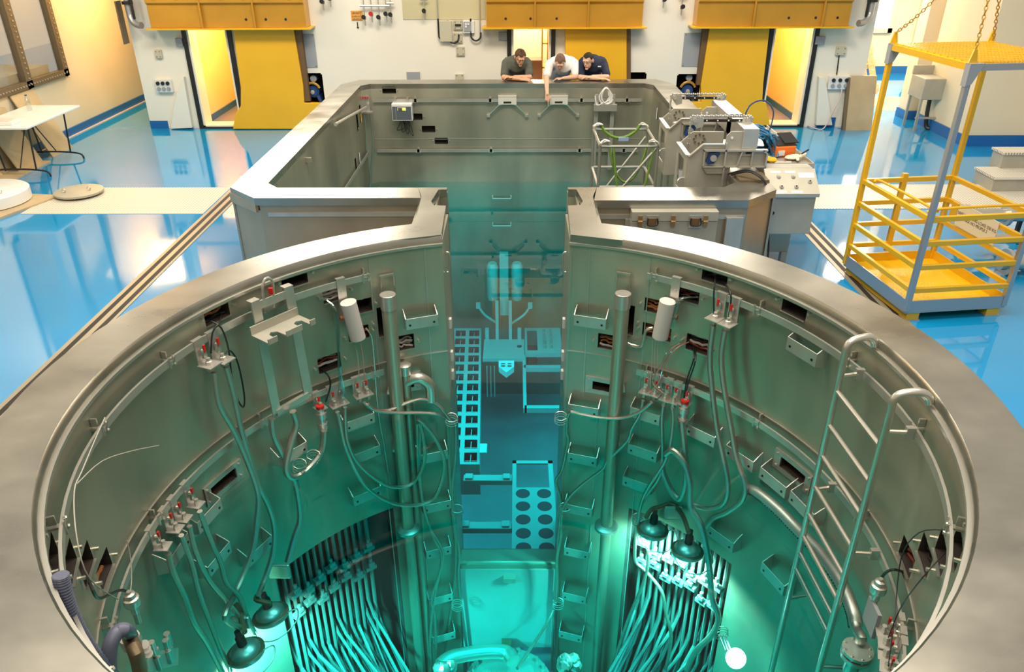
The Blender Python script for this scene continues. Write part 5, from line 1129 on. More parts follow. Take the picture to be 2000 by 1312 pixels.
def bar(a, b, w_, d, M, nm, par):
    m_ = MB(); n_ = Vector((a.x+b.x, a.y+b.y, 0)).normalized(); vs_ = []
    for p in (a, b):
        for k, j in ((-1, -1), (1, -1), (1, 1), (-1, 1)): vs_.append(p+Vector((0, 0, w_/2*k))+n_*d/2*j)
    m_.add(vs_, [(0, 1, 2, 3), (7, 6, 5, 4), (0, 4, 5, 1), (1, 5, 6, 2), (2, 6, 7, 3), (3, 7, 4, 0)]); return m_.build(nm, M, par, smooth=False)
bar(BL_, BR_, .05, .03, PLATE, 'bottom_bar', hf)
bar(fr_pt(505, 596), fr_pt(562, 574), .06, .012, PLATE, 'cross_plate', hf)
am = (A1+A2)/2-1.0; zs = RT(575, 632, 2.0)[1]
T = Matrix.Translation(ring(am, zs, 2.10)) @ Matrix.Rotation(-radians(am), 4, 'Z')
shp = MB().boxb(-.20, .20, -.012, 0, -.0, .06, M=T)
shp.prism([(-.20, 0), (.20, 0), (.20, -.12), (.20, -.20), (.155, -.20), (.155, -.10), (.12, -.08), (.09, -.10), (.085, -.20), (-.05, -.20), (-.055, -.10), (-.09, -.075), (-.12, -.10), (-.125, -.20), (-.20, -.20)][::-1], -.01, 0, M=T)
shp.build('forked_shelf', CASE, hf, smooth=False)
for x0, x1 in ((-.20, -.125), (-.05, .085), (.155, .20)): MB().boxb(x0, x1, -.205, -.195, -.012, .03, M=T).build('shelf_lip', CASE, hf, smooth=False)
hk = MB().tube(crv([fr_pt(515, 585), fr_pt(513, 560), fr_pt(517, 546), fr_pt(525, 543), fr_pt(532, 552), fr_pt(534, 580), fr_pt(535, 600)], 4), .010, 8)
s_ = thing('padlock_shackle', 'U-bolt with a red tag standing on the hanging frame', 'shackle', fr_pt(525, 590)); hk.build('u_bolt', TUBE, s_)
q = fr_pt(529, 568, 2.10); MB().box(q, (.03, .02, .045)).build('red_tag', RED, s_, smooth=False)
# big pool ladder on the right
la = thing('access_ladder', 'tubular steel ladder hooked on the right side of the round pool', 'ladder', HZ(1743, 790, .93))
pn = HZ(1740, 800, .90); pf = HZ(1650, 695, .90)
for p, hk_ in ((pn, (1800, 775)), (pf, (1700, 675))):
    o = Vector((p.x, p.y, 0)).normalized()
    pts = [p+Vector((0, 0, -3.2)), p, p+Vector((0, 0, .06)), p+o*.03+Vector((0, 0, .10)), p+o*.12+Vector((0, 0, .115)), p+o*.17+Vector((0, 0, .09)), p+o*.185+Vector((0, 0, .05))]
    MB().tube([pts[0]]+crv(pts[1:], 4), .022, 12).build('side_rail', TUBE, la)
    for z in (.76, -.11, -1.1):
        MB().cyl(Vector((p.x, p.y, z)), Vector((p.x, p.y, z))+o*.14, .014, 8).build('standoff', TUBE, la)
        if z > -1: MB().box(Vector((p.x, p.y, z))+o*.13, (.05, .03, .07), None).build('rail_hook', PLATE, la, smooth=False)
def zon(p, u, v):                           # height on the vertical through p seen at (u, v)
    w_ = _ray(u, v); t = hypot(p.x-CAM.x, p.y-CAM.y)/hypot(w_.x, w_.y); return CAM.z+t*w_.z
for u, v in ((1711, 870), (1692, 941), (1673, 1004), (1654, 1067), (1636, 1122), (1622, 1167), (1612, 1200), (1601, 1232)):
    z = zon(pn, u, v); MB().cyl((pn.x, pn.y, z), (pf.x, pf.y, z+.0), .016, 10).build('rung', TUBE, la)
# perforated pipe along the right wall
P = [HC(u, v, 2.16) for u, v in ((1462, 955), (1480, 962), (1520, 995), (1560, 1036), (1600, 1078), (1640, 1133), (1665, 1190), (1672, 1222))]
sp_ = thing('perforated_pipe', 'curved perforated pipe along the right wall at the waterline', 'pipe', HC(1560, 1036, 2.16))
cp_ = crv(P, 5); MB().tube(cp_, .042, 14).build('pipe_body', PLATE, sp_)
hl = MB()
for i in range(2, len(cp_)-1):
    for k in (0, .5):
        p = cp_[i].lerp(cp_[min(i+1, len(cp_)-1)], k); n_ = Vector((p.x, p.y, 0)).normalized(); c = p-n_*.036-Vector((0, 0, .020)); hl.cyl(c, c-n_*.006-Vector((0, 0, .003)), .006, 6)
ho = hl.build('drilled_hole', BLACK, sp_); ho['kind'] = 'stuff'
P = [HC(u, v, 2.14) for u, v in ((1671, 1218), (1675, 1232), (1683, 1245), (1676, 1256), (1673, 1270))]
MB().tube(crv(P, 4), .030, 12).build('elbow_pipe', TUBE, sp_)
q = HC(1674, 1273, 2.12)
MB().lathe([(.09, -.04), (.09, -.015), (.06, -.012), (.06, .0), (.09, .003), (.09, .025)], 20, Matrix.Translation(q)).build('pipe_flange', PLATE, sp_)
for k in range(8): MB().cyl(q+Vector((.075*cos(k*pi/4), .075*sin(k*pi/4), -.05)), q+Vector((.075*cos(k*pi/4), .075*sin(k*pi/4), .035)), .008, 6).build('flange_bolt', TUBE, sp_)
MB().tube(crv([q+Vector((0, 0, -.04)), q+Vector((0, 0, -.2)), q+Vector((.06, -.08, -.35))], 4), .045, 12).build('lower_elbow', TUBE, sp_)
# connectors hanging on both sides
for u, v, lab in ((258, 1175, 'metal plug connector hanging at the lower left'), (1715, 1150, 'metal plug connector hanging at the lower right')):
    q = HC(u, v, 2.12); t = thing('plug_connector', lab, 'connector', q)
    MB().lathe([(.022, -.08), (.022, -.02), (.042, -.02), (.046, .0), (.042, .03), (.030, .035), (.028, .06), (.012, .065), (.012, .08)], 14, Matrix.Translation(q)).build('plug_shell', TUBE, t)
    MB().cyl(q+Vector((0, 0, -.08)), q+Vector((0, 0, -.16)), .018, 10).build('plug_pin', MATS['green_tint_steel'], t)
tag(bar(HC(1694, 1185, 2.12), HC(1712, 1225, 2.10), .18, .02, GREY, 'shade_plate', None), 'dark angled plate above the stacked hangers at lower right', 'plate')
# corrugated hose with brass end at lower left
tag((lambda P_: MB().tube(P_, [.028+.004*(i % 2) for i in range(len(P_))], 12))(crv([HC(u, v, 2.13) for u, v in ((118, 1122), (126, 1160), (139, 1200), (158, 1240), (184, 1280), (222, 1325))], 16)).build('corrugated_hose', mat('grey_blue_hose', (.10, .11, .17), .45)), 'thick blue-grey corrugated hose along the lower left rail', 'hose')
tag(MB().tube(crv([HC(215, 1320, 2.0), HC(212, 1290, 2.0), HC(217, 1255, 2.0), HC(232, 1232, 2.0), HC(248, 1232, 2.02), HC(258, 1246, 2.05)], 5), .032, 12).build('corrugated_hose', MATS['grey_blue_hose']), 'blue-grey hose arching beside the studded plate at lower left', 'hose')
hv = thing('hose_valve', 'steel ball valve with a hose tail at the lower left', 'valve', HC(262, 1260, 2.05))
MB().tube(crv([HC(252, 1243, 2.05), HC(262, 1265, 2.03), HC(272, 1300, 2.0), HC(275, 1330, 2.0)], 4), .032, 12).build('valve_tail', DKFRAME, hv)
MB().lathe([(.045, -.03), (.05, 0), (.045, .03)], 12, Matrix.Translation(HC(256, 1252, 2.05))).build('collar', PLATE, hv)
for k in range(3): MB().cyl(HC(272+4*k, 1262+9*k, 2.04), HC(282+4*k, 1258+9*k, 2.0), .022, 10).build('fitting', TUBE, hv)
bpz = thing('studded_plate', 'steel plate with seven round studs at the lower left', 'plate', HC(315, 1270, 2.1))
q = [HC(u, v, 2.12) for u, v in ((285, 1276), (348, 1264), (347, 1295), (290, 1308))]
c_ = sum(q, Vector())/4; vs_ = q+[p+Vector((0, 0, -.015)) for p in q]
MB().add(vs_, [(0, 1, 2, 3), (7, 6, 5, 4), (0, 4, 5, 1), (1, 5, 6, 2), (2, 6, 7, 3), (3, 7, 4, 0)]).build('base_plate', PLATE, bpz, smooth=False)
for u, v in ((308, 1283), (311, 1298), (328, 1265), (332, 1285), (336, 1278), (300, 1270), (330, 1252)):
    p = HC(u, v, 2.10); MB().cyl(p+Vector((0, 0, -.03)), p+Vector((0, 0, .07)), .020, 12).build('stud', TUBE, bpz)
# wire coils tied to brackets
for i, (u, v) in enumerate(((585, 905), (612, 888), (1103, 990), (893, 993), (1090, 1175), (893, 1178), (1410, 1232), (1247, 1010), (882, 815), (1095, 812))):
    q = HC(u, v, 2.08); pts = []
    for k in range(3):
        for a in range(10): pts.append(q+Vector((.055*cos(a*pi/5), .02*sin(a*pi/5)-.01*k, .035*sin(a*pi/5)-.018*k)))
    tag(MB().tube(pts, .0035, 5).build('tie_wire', TUBE), ['wire coil left on the left waterline bracket', 'wire coil right on the left waterline bracket', 'wire tie round the hoses at the second right column bracket', 'wire tie round the hoses at the second left column bracket', 'wire tie at the fourth right column bracket', 'wire tie at the fourth left column bracket', 'wire coil on the thick hose above the glowing lamp', 'wire coil left of the bright right lamps', 'wire tie at the top of the left slot edge', 'wire tie at the top of the right slot edge'][i], 'wire', 'tie wires round the hoses')

# cable bundles seen inside the wall openings
CABC = [mat('cable_red_brown', (.22, .035, .02), .4), BLACK, mat('cable_pale', (.60, .56, .50), .4), mat('cable_orange_brown', (.40, .16, .05), .5)]
rr = random.Random(12)
for th_, z_, w_, cols, lab in ((-36.6, .66, 4.6, (2, 2, 0), 'white and red cables inside the opening right of the hanging frame'), (-39.6, .08, 4.6, (1, 1, 0, 2), 'black cables inside the lower left opening above the coupling'), (-32.6, .26, 4.2, (3, 0, 2), 'orange and red cables behind the left pale sleeve'),
                     (37.2, .67, 4.6, (1, 0, 1), 'dark cables inside the opening right of the right sleeve'), (40.6, .27, 4.6, (0, 0, 1, 2), 'red brown cable bundle in the opening above the row of hangers'), (31.6, .27, 5.6, (3, 3, 2), 'orange cables behind the right pale sleeve'), (30.2, .49, 3.2, (3, 3), 'orange brown padding in the opening left of the right sleeve'),
                     (98.8, .05, 4.4, (0, 1, 0), 'red cables in the lowest right staggered opening'), (103.9, .25, 4.4, (1, 0, 1), 'dark red cables in the second right staggered opening'), (-22.6, .08, 3.0, (2, 2, 1), 'pale pipes inside the opening right of the left standpipe'), (20.8, .07, 3.0, (2, 3), 'pale pipe inside the opening left of the right standpipe'), (-101.4, .05, 4.4, (3, 1), 'brown cables in the lowest left staggered opening'), (42.3, .86, 4.6, (1, 1), 'black cables inside the top right opening'), (-61.0, .86, 4.6, (1, 3), 'black cables inside the upper left opening')):
    t = thing('cable_bundle', lab, 'cables', ring(th_, z_, 2.34), group=None)
    for k in range(2*len(cols)):
        c_ = cols[k % len(cols)]; zz = z_-.045+.085*k/(2*len(cols)); r_ = 2.30+.02*(k % 3)
        MB().tube([ring(th_-w_/2+w_*q/5, zz+rr.uniform(-.012, .012), r_+rr.uniform(-.01, .01)) for q in range(6)], .011, 6).build('cable', CABC[c_], t)
# ================================================================ under water: lamps, pipe bundles, racks
HOTW = (1.0, .52, .36)
def pool_light(u, v, z, lab, power, tilt=(0, 0)):
    q = HZ(u, v, z); t = thing('underwater_lamp', lab, 'lamp', q, group='reflector lamps hanging under water')
    M_ = Matrix.Translation(q) @ Matrix.Rotation(radians(tilt[0]), 4, 'X') @ Matrix.Rotation(radians(tilt[1]), 4, 'Y')
    MB().lathe([(.135, -.05), (.140, -.04), (.135, -.02), (.115, -.015), (.112, .0), (.09, .03), (.055, .045), (.045, .05)], 30, M_).build('reflector_hood', PLATE, t)
    MB().lathe([(.136, -.02), (.142, -.015), (.136, -.01)], 30, M_).build('hood_ring', DKFRAME, t)
    MB().lathe([(.035, .05), (.035, .12), (.022, .14), (.022, .18)], 14, M_).build('socket', BLACK, t)
    MB().tube([M_ @ Vector(p) for p in crv([(.13, 0, -.03), (.20, .04, -.04), (.21, -.08, -.07), (.10, -.20, -.10), (-.05, -.19, -.10), (-.13, -.05, -.05)], 4)], .005, 6).build('guard_wire', TUBE, t)
    MB().lathe([(.0001, -.045), (.11, -.046), (.11, -.050), (.0001, -.051)], 24, M_).build('lens', mat('lamp_lens', (.9, .95, .9), .3, emit=((.95, 1, .88), 14)) if 'lamp_lens' not in MATS else MATS['lamp_lens'], t)
    l = lamp('lamp_light', 'SPOT', M_ @ Vector((0, 0, -.07)), power*(3.6 if u > 1000 else 7.0), HOTW, .06, aim=M_ @ Vector((0, 0, -1)), spot=165 if u > 1000 else 140, blend=.7)
    return t
pool_light(1275, 1030, -1.55, 'reflector lamp left of the two lit ones over the right pipes', 230, (-8, 4))
pool_light(1343, 1070, -1.55, 'reflector lamp right of the two lit ones over the right pipes', 200, (-8, 4))
pool_light(527, 1195, -1.55, 'upper of the two reflector lamps at the lower left', 230, (-8, -10))
pool_light(478, 1268, -1.55, 'lower of the two reflector lamps at the lower left', 230, (-4, -10))
# lamp yokes
for pts, lab in (([(1262, 1010), (1272, 995), (1290, 990), (1305, 985), (1320, 990), (1335, 1010), (1345, 1040)], 'clutter of cable clamps above the right lamps'), ([(505, 1160), (500, 1170), (515, 1175), (530, 1178)], 'short bent bar above the upper left lamp'), ([(462, 1180), (470, 1200), (478, 1235)], 'bent bar above the lower left lamp')):
    P = [HZ(u, v, -1.35) for u, v in pts]; tag(MB().tube(crv(P, 4), .020, 8).build('lamp_yoke', DKFRAME), lab, 'bar')
for u, v, w_, lab in ((545, 1115, .09, 'pale steel plate by the hose end left of the left pipes'), (1315, 1000, .08, 'dark clamp block above the right lamps'), (470, 1215, .07, 'grey bracket plate beside the lower left lamp')):
    q = HZ(u, v, -1.4); tag(MB().box(q, (2*w_, .03, 1.6*w_), Matrix.Identity(4)).build('clamp_plate', PLATE, smooth=False, bevel=.01), lab, 'plate')
# bulb glowing at the lower right
q = HZ(1437, 1285, -1.5); gb = thing('glowing_bulb', 'bare glowing white bulb under water at the lower right', 'bulb', q)
MB().lathe([(.012, -.05), (.05, -.045), (.072, -.01), (.072, .015), (.05, .045), (.015, .055)], 20, Matrix.Translation(q) @ Matrix.Rotation(radians(60), 4, 'X')).build('bulb_glass', mat('bulb_glow', (1, 1, 1), .4, emit=((1, 1, .97), 6)), gb)
for k in (-1, 0, 1): MB().cyl(q+Vector((-.05+.02*k, .05, .03)), HZ(1410+6*k, 1240, -1.3), .006, 6).build('lamp_wire', TUBE, gb)
# pipe bundles
ORD = ['leftmost', 'second', 'third', 'fourth', 'fifth', 'sixth', 'seventh', 'eighth', 'ninth', 'tenth', 'eleventh', 'twelfth', 'thirteenth', 'fourteenth']
PIPE = mat('conduit_pipe', (.27, .31, .30), .38, .55)
def bundle(A, rows, side):
    k = 0
    for i, a in enumerate(A):
        for j in range(rows):
            r0 = 2.43-.06*j; a_ = a+(.8 if j % 2 else 0)
            zt = -1.3; zb = -2.75-.22*((i*3+j*2) % 5)
            p0 = ring(a_, zt, r0); p1 = ring(a_, zb, r0)
            ri = r0-.75; aa = a_*(1.0-.10*(j % 3)); p2 = ring(aa, zb-.9, ri); p3 = ring(aa, zb-2.2, ri-.35)
            o = MB().tube([p0, ring(a_, zb+.12, r0)]+crv([p1, p1.lerp(p2, .5), p2], 4)[1:]+[p3], .016, 6)
            tag(o.build('conduit_pipe', PIPE), '%s conduit in the %s row of the submerged bundle, %s side' % (ORD[i], ('rear', 'middle', 'front')[j], side), 'pipe', 'submerged conduits on the %s side' % side)
            if (i+j) % 3 == 0:
                MB()
    return
def bundle_clamps(A, side, zs=(-1.95, -2.15)):
    n = 0
    for a in A[::2]:
        for z in zs:
            T = Matrix.Translation(ring(a+1, z-.04*(n % 3), 2.25)) @ Matrix.Rotation(-radians(a), 4, 'Z')
            m_ = MB().boxb(-.055, .055, -.03, .03, -.022, .022, M=T).cyl((0, -.02, .02), (0, -.02, .12), .018, 8, M=T).boxb(-.03, .03, -.045, -.02, .04, .08, M=T)
            tag(m_.build('pipe_clamp', mat('clamp_steel', (.30, .33, .32), .4, .5) if 'clamp_steel' not in MATS else MATS['clamp_steel'], smooth=False, bevel=.004), '%s %s clamp block from the left, on the %s pipe bundle' % (ORD[n//2].replace('leftmost', 'first'), 'upper' if z == zs[0] else 'lower', side), 'clamp', 'clamp blocks on the %s pipe bundle' % side); n += 1
AL = [-57+1.65*i for i in range(14)]; AR = [32.5+1.65*i for i in range(14)]
bundle(AL, 3, 'left'); bundle(AR, 3, 'right'); bundle_clamps(AL, 'left'); bundle_clamps(AR, 'right')
# reactor top with flange and feed pipe
rt = thing('reactor_vessel', 'round flanged reactor top at the bottom of the pool', 'flange', (.0, 1.6, -4.9))
q = HZ(992, 1338, -3.7)
MB().lathe([(.42, -1.2), (.42, -.05), (.46, -.05), (.46, 0), (.38, .01), (.36, .05), (.30, .06), (.28, .12), (.05, .13)], 40, Matrix.Translation(q)).build('flange_disc', PLATE, rt)
for k in range(24): MB().cyl(q+Vector((.42*cos(k*pi/12), .42*sin(k*pi/12), -.01)), q+Vector((.42*cos(k*pi/12), .42*sin(k*pi/12), .05)), .022, 8).build('flange_bolt', TUBE, rt)
MB().box(q+Vector((-.02, .40, .10)), (.10, .10, .12)).build('bent_lug', DKFRAME, rt, smooth=False)
P = [HZ(u, v, -3.4) for u, v in ((860, 1300), (880, 1285), (920, 1276), (960, 1272), (990, 1275), (1002, 1290))]
tag(MB().tube(crv(P, 5), .075, 16).build('feed_pipe', TUBE), 'fat bent pipe across the bottom of the round pool', 'pipe')
for u, v, lab in ((868, 1300, 'shiny wrapped fitting at the bottom, left of the reactor top'), (1112, 1290, 'shiny wrapped fitting at the bottom, right of the reactor top')):
    q = HZ(u, v, -2.6); b_ = MB(); rr = random.Random(u)
    for k in range(7):
        p = q+Vector((rr.uniform(-.06, .06), rr.uniform(-.06, .06), rr.uniform(-.08, .04))); b_.lathe([(.02, -.06), (.05, -.03), (.055, .02), (.03, .06)], 8, Matrix.Translation(p) @ Matrix.Rotation(rr.uniform(-.8, .8), 4, 'X'))
    tag(b_.build('wrapped_fitting', TUBE), lab, 'fitting')
# fuel rack: twin row of square cells, left in the tank
RACK = mat('rack_aluminium', (.52, .60, .56), .45, .2); RZ_ = -3.0
rk = thing('storage_rack', 'long storage rack with paired square cells, left under water', 'rack', (-.8, 6.3, -3.2))
n_rows = 13; ya, yb = 4.42, 8.20
def rackpt(x, y): return (x-.13*(yb-y)/(yb-ya)*-1*0, y)
holes = []
for i in range(n_rows):
    y0 = ya+.05+(yb-ya-.05)*i/n_rows; y1 = y0+.20
    for x0 in (-1.02, -.79): holes.append((x0+.03, x0+.20, y0, y1))
sk_ = lambda a, b: (a+.13*(yb-b)/(yb-ya), b, RZ_)
MB().grid(sk_, -1.06, -.555, ya, yb, holes=holes).grid(lambda a, b: (-.555+.13*(yb-a)/(yb-ya), a, b), ya, yb, RZ_-.5, RZ_).grid(lambda a, b: (a+.13, ya, b), -1.06, -.555, RZ_-.5, RZ_).build('rack_plate', RACK, rk, smooth=False)
for i, h in enumerate(holes):
    sx = .13*(yb-(h[2]+h[3])/2)/(yb-ya); x0, x1 = h[0]+sx, h[1]+sx; y0, y1 = h[2], h[3]
    m_ = MB().boxb(x0, x1, y0, y1, RZ_-.42, RZ_-.40).boxb(x0-.004, x0, y0, y1, RZ_-.4, RZ_-.002).boxb(x1, x1+.004, y0, y1, RZ_-.4, RZ_-.002).boxb(x0, x1, y0-.004, y0, RZ_-.4, RZ_-.002).boxb(x0, x1, y1, y1+.004, RZ_-.4, RZ_-.002)
    c = m_.build('cell_box', mat('cell_dark', (.04, .06, .07), .6) if 'cell_dark' not in MATS else MATS['cell_dark'], rk, smooth=False)
    MB().boxb((x0+x1)/2-.005, (x0+x1)/2+.005, y0, y1, RZ_-.06, RZ_-.03).boxb(x0, x1, (y0+y1)/2-.006, (y0+y1)/2+.006, RZ_-.10, RZ_-.06).build('divider', RACK, c, smooth=False)
# ten-hole rack
tr = thing('tenhole_rack', 'pale rack plate with ten round holes near the slot sill', 'rack', (.25, 3.4, -3.2))
pl = MB(); x0, x1, y0, y1 = 0.0, .52, 2.80, 4.16
cols = 2; cx = (.14, .38)
def holeplate(b_, x0, x1, y0, y1, cx_, cy_, r, z):
    n = 16; vs_ = [(x0, y0, z), (x1, y0, z), (x1, y1, z), (x0, y1, z)]; fs_ = []
    circ = [(cx_+r*cos(2*pi*k/n), cy_+r*sin(2*pi*k/n), z) for k in range(n)]
    outer = []
    for k in range(n):
        c_, s_ = cos(2*pi*k/n), sin(2*pi*k/n); m_ = max(abs(c_), abs(s_)); c_, s_ = c_/m_, s_/m_
        outer.append((cx_+(c_*(x1-cx_) if c_ > 0 else c_*(cx_-x0)), cy_+(s_*(y1-cy_) if s_ > 0 else s_*(cy_-y0)), z))
    vs_ = circ+outer; fs_ = [(k, n+k, n+(k+1) % n, (k+1) % n) for k in range(n)]
    b_.add(vs_, fs_)
for i in range(5):
    for j in range(2):
        ya_, yb_ = 2.80+.232*i, 2.80+.232*(i+1); xa, xb = j*.26, (j+1)*.26
        holeplate(pl, xa, xb, ya_, yb_, (xa+xb)/2, (ya_+yb_)/2, .088, -3.0)
pl.boxb(0, .005, 2.8, 4.16, -3.3, -3.001).boxb(0, .52, 2.8, 2.805, -3.3, -3.001)
pl.boxb(0, .05, 3.96, 4.5, -3.02, -3.0).boxb(.46, .52, 3.96, 4.5, -3.02, -3.0).boxb(0, .52, 4.44, 4.5, -3.02, -3.0)
pl.build('hole_plate', RACK, tr, smooth=False)
for i in range(5):
    for j in range(2):
        MB().lathe([(.086, -.45), (.088, -.002)], 20, Matrix.Translation((j*.26+.13, 2.80+.232*i+.116, -3.0))).build('tube_well', MATS['cell_dark'], tr)
for y in (4.18, 3.31): 
    tag(MB().boxb(-.62, 0.0, y-.06, y+.06, -3.1, -3.02).boxb(-.60, -.50, y-.05, y+.05, -3.02, -2.99).boxb(-.12, -.03, y-.05, y+.05, -3.02, -2.99).build('cross_beam', RACK, smooth=False, bevel=.01), 'pale cross beam beside the ten-hole rack, %s of two' % ('farther' if y > 4 else 'nearer'), 'beam', 'cross beams beside the ten-hole rack')
# tables under water
MTZ = HY(990, 588, 7.8).z
ta = thing('work_platform', 'pale square platform with a split mast in the middle of the tank', 'platform', (-.15, 7.5, -3.1))
MB().boxb(-.49, .18, 7.15, 7.80, -3.06, -3.0).build('platform_plate', RACK, ta, smooth=False)
for x in (-.27, -.05): MB().boxb(x-.025, x+.025, 7.78, 7.83, -3.0, MTZ).build('mast_leg', RACK, ta, smooth=False)
for x in (-.44, .10): MB().boxb(x-.03, x+.03, 7.76, 7.84, -3.0, -2.8).build('side_lug', RACK, ta, smooth=False)
MB().boxb(-.49, .18, 7.12, 7.15, -3.04, -2.98).build('edge_strip', RACK, ta, smooth=False)
MB().cyl((.10, 7.55, -3.0), (.10, 7.55, -2.99), .04, 14).build('round_hole', MATS['cell_dark'], ta)
ms = thing('manipulator_head', 'cylindrical twin-barrel head with two spread arms in the tank', 'manipulator', (-.15, 7.9, -2.0))
for x in (-.34, .06): MB().lathe([(.08, -2.35), (.095, -2.30), (.095, -1.75), (.07, -1.7)], 18, Matrix.Translation((x, 8.0, 0))).build('barrel', RACK, ms)
MB().boxb(-.22, -.08, 7.9, 8.0, -2.6, -1.5).build('central_bar', RACK, ms, smooth=False)
for k in (-1, 1):
    MB().tube(crv([(-.15+k*.12, 7.9, -2.75), (-.15+k*.32, 7.9, -2.6), (-.15+k*.42, 7.9, -2.45)], 4), .022, 8).build('spread_arm', RACK, ms)
    MB().box((-.15+k*.43, 7.9, -2.42), (.07, .06, .09)).build('arm_tip', RACK, ms, smooth=False)
tp = thing('tool_table', 'pale table plate with a dark window and ten knobs, right under water', 'table', (.45, 7.8, -3.1))
MB().grid(lambda a, b: (a, b, -3.0), .19, .80, 7.32, 8.21, holes=[(.23, .40, 7.42, 8.10)]).boxb(.19, .80, 7.30, 7.32, -3.06, -2.98).build('table_plate', RACK, tp, smooth=False)
MB().boxb(.23, .40, 7.42, 8.10, -3.3, -3.28).build('window_shade', MATS['cell_dark'], tp, smooth=False)
for i in range(5):
    for j in range(2): MB().cyl((.52+.11*j, 7.5+.14*i, -3.0), (.52+.11*j, 7.5+.14*i, -2.94), .022, 10).build('knob', TUBE, tp)
for z, y in ((-3.1, 6.9), (-3.1, 5.75)): MB().boxb(.17, .75, y, y+.08, z, z+.08).build('frame_bar', RACK, tp, smooth=False)
MB().boxb(.15, .20, 5.75, 7.3, -3.1, -3.02).build('frame_bar', RACK, tp, smooth=False)
wb = thing('white_marker_block', 'small white folded sign block in the middle under water', 'sign', (-.15, 6.75, -3.0))
c_ = HZ(989, 712, -2.9)
vs_ = [(c_.x-.12, c_.y+.06, -2.86), (c_.x+.12, c_.y+.06, -2.86), (c_.x+.12, c_.y-.02, -2.92), (c_.x, c_.y-.10, -2.98), (c_.x-.12, c_.y-.02, -2.92)]
vs_ += [(x, y, z-.10) for x, y, z in vs_]
MB().add(vs_, [(0, 1, 2, 3, 4), (9, 8, 7, 6, 5)]+[(i, (i+1) % 5, (i+1) % 5+5, i+5) for i in range(5)]).build('sign_body', WPLAST, wb, smooth=False)
MB().boxb(c_.x-.08, c_.x-.02, c_.y-.04, c_.y-.02, -2.905, -2.90).boxb(c_.x+.02, c_.x+.08, c_.y-.04, c_.y-.02, -2.905, -2.90).boxb(c_.x-.08, c_.x-.02, c_.y-.0, c_.y+.01, -2.885, -2.88).boxb(c_.x+.02, c_.x+.08, c_.y-.0, c_.y+.01, -2.885, -2.88).build('dark_marking', BLACK, wb, smooth=False)
q = HZ(944, 876, -2.9); tag(MB().box(q, (.10, .20, .03)).build('white_card', WPLAST, smooth=False, bevel=.01), 'small white card under water beside the rack', 'card')
tg_ = MB()
for x in (-.42, -.36, -.30): tg_.cyl((x, 6.95, -3.6), (x, 7.0, -3.05), .010, 6)
tag(tg_.build('hanging_tongs', RACK), 'slim hanging tongs below the left platform corner', 'tongs')
# guide marks on the slot edge
for s in (-1, 1):
    for i, v in enumerate((640, 693, 722)):
        x = mx_(-.53, s); p = HX(885 if s < 0 else 1090, v, mx_(-.56, s))
        tag(MB().box((mx_(-.535, s), 2.5+.0*i, (.05, -.28, -.48)[i]), (.03, .05, .09)).build('guide_block', WPLAST, smooth=False), '%s pale guide block on the %s slot wall' % (('top', 'middle', 'bottom')[i], 'left' if s < 0 else 'right'), 'block', 'pale guide blocks in the slot')
# ================================================================ people leaning on the far rim
def capsule(b_, a, b, r0, r1, n=14, k=3):
    a, b = Vector(a), Vector(b); d = (b-a); L = d.length; d = d.normalized() if L > 1e-6 else Vector((0, 0, 1)); pts = []; rs = []
    for i in range(k+1):
        t = pi/2*(i/k); pts.append(a-d*r0*cos(t)); rs.append(max(.0015, r0*sin(t)))
    for i in range(k+1):
        t = pi/2*(1-i/k); pts.append(b+d*r1*cos(t)); rs.append(max(.0015, r1*sin(t)))
    b_.tube(pts, rs, n)
def ellip(b_, c, r, M=None, n=16, m=10):
    vs_ = []; fs_ = []
    for i in range(m+1):
        t = pi*i/m
        for k in range(n): vs_.append((r[0]*max(.004, sin(t))*cos(2*pi*k/n), r[1]*max(.004, sin(t))*sin(2*pi*k/n), r[2]*cos(t)))
    for i in range(m):
        for k in range(n): fs_.append((i*n+k, i*n+(k+1) % n, (i+1)*n+(k+1) % n, (i+1)*n+k))
    fs_ += [tuple(range(n))[::-1], tuple(range(m*n, m*n+n))]
    T = Matrix.Translation(c)
    b_.add(vs_, [f[::-1] for f in fs_], T @ M if M is not None else T)
def fuse(b_, name, M, parent, vox=.010, sm=3):
    o = b_.build(name, M, parent)
    r_ = o.modifiers.new('fuse', 'REMESH'); r_.mode = 'VOXEL'; r_.voxel_size = vox; r_.use_smooth_shade = True
    s_ = o.modifiers.new('soft', 'SMOOTH'); s_.factor = .5; s_.iterations = sm
    return o
SKIN1 = mat('skin_warm', (.62, .33, .20), .5); SKIN2 = mat('skin_light', (.70, .42, .29), .5)
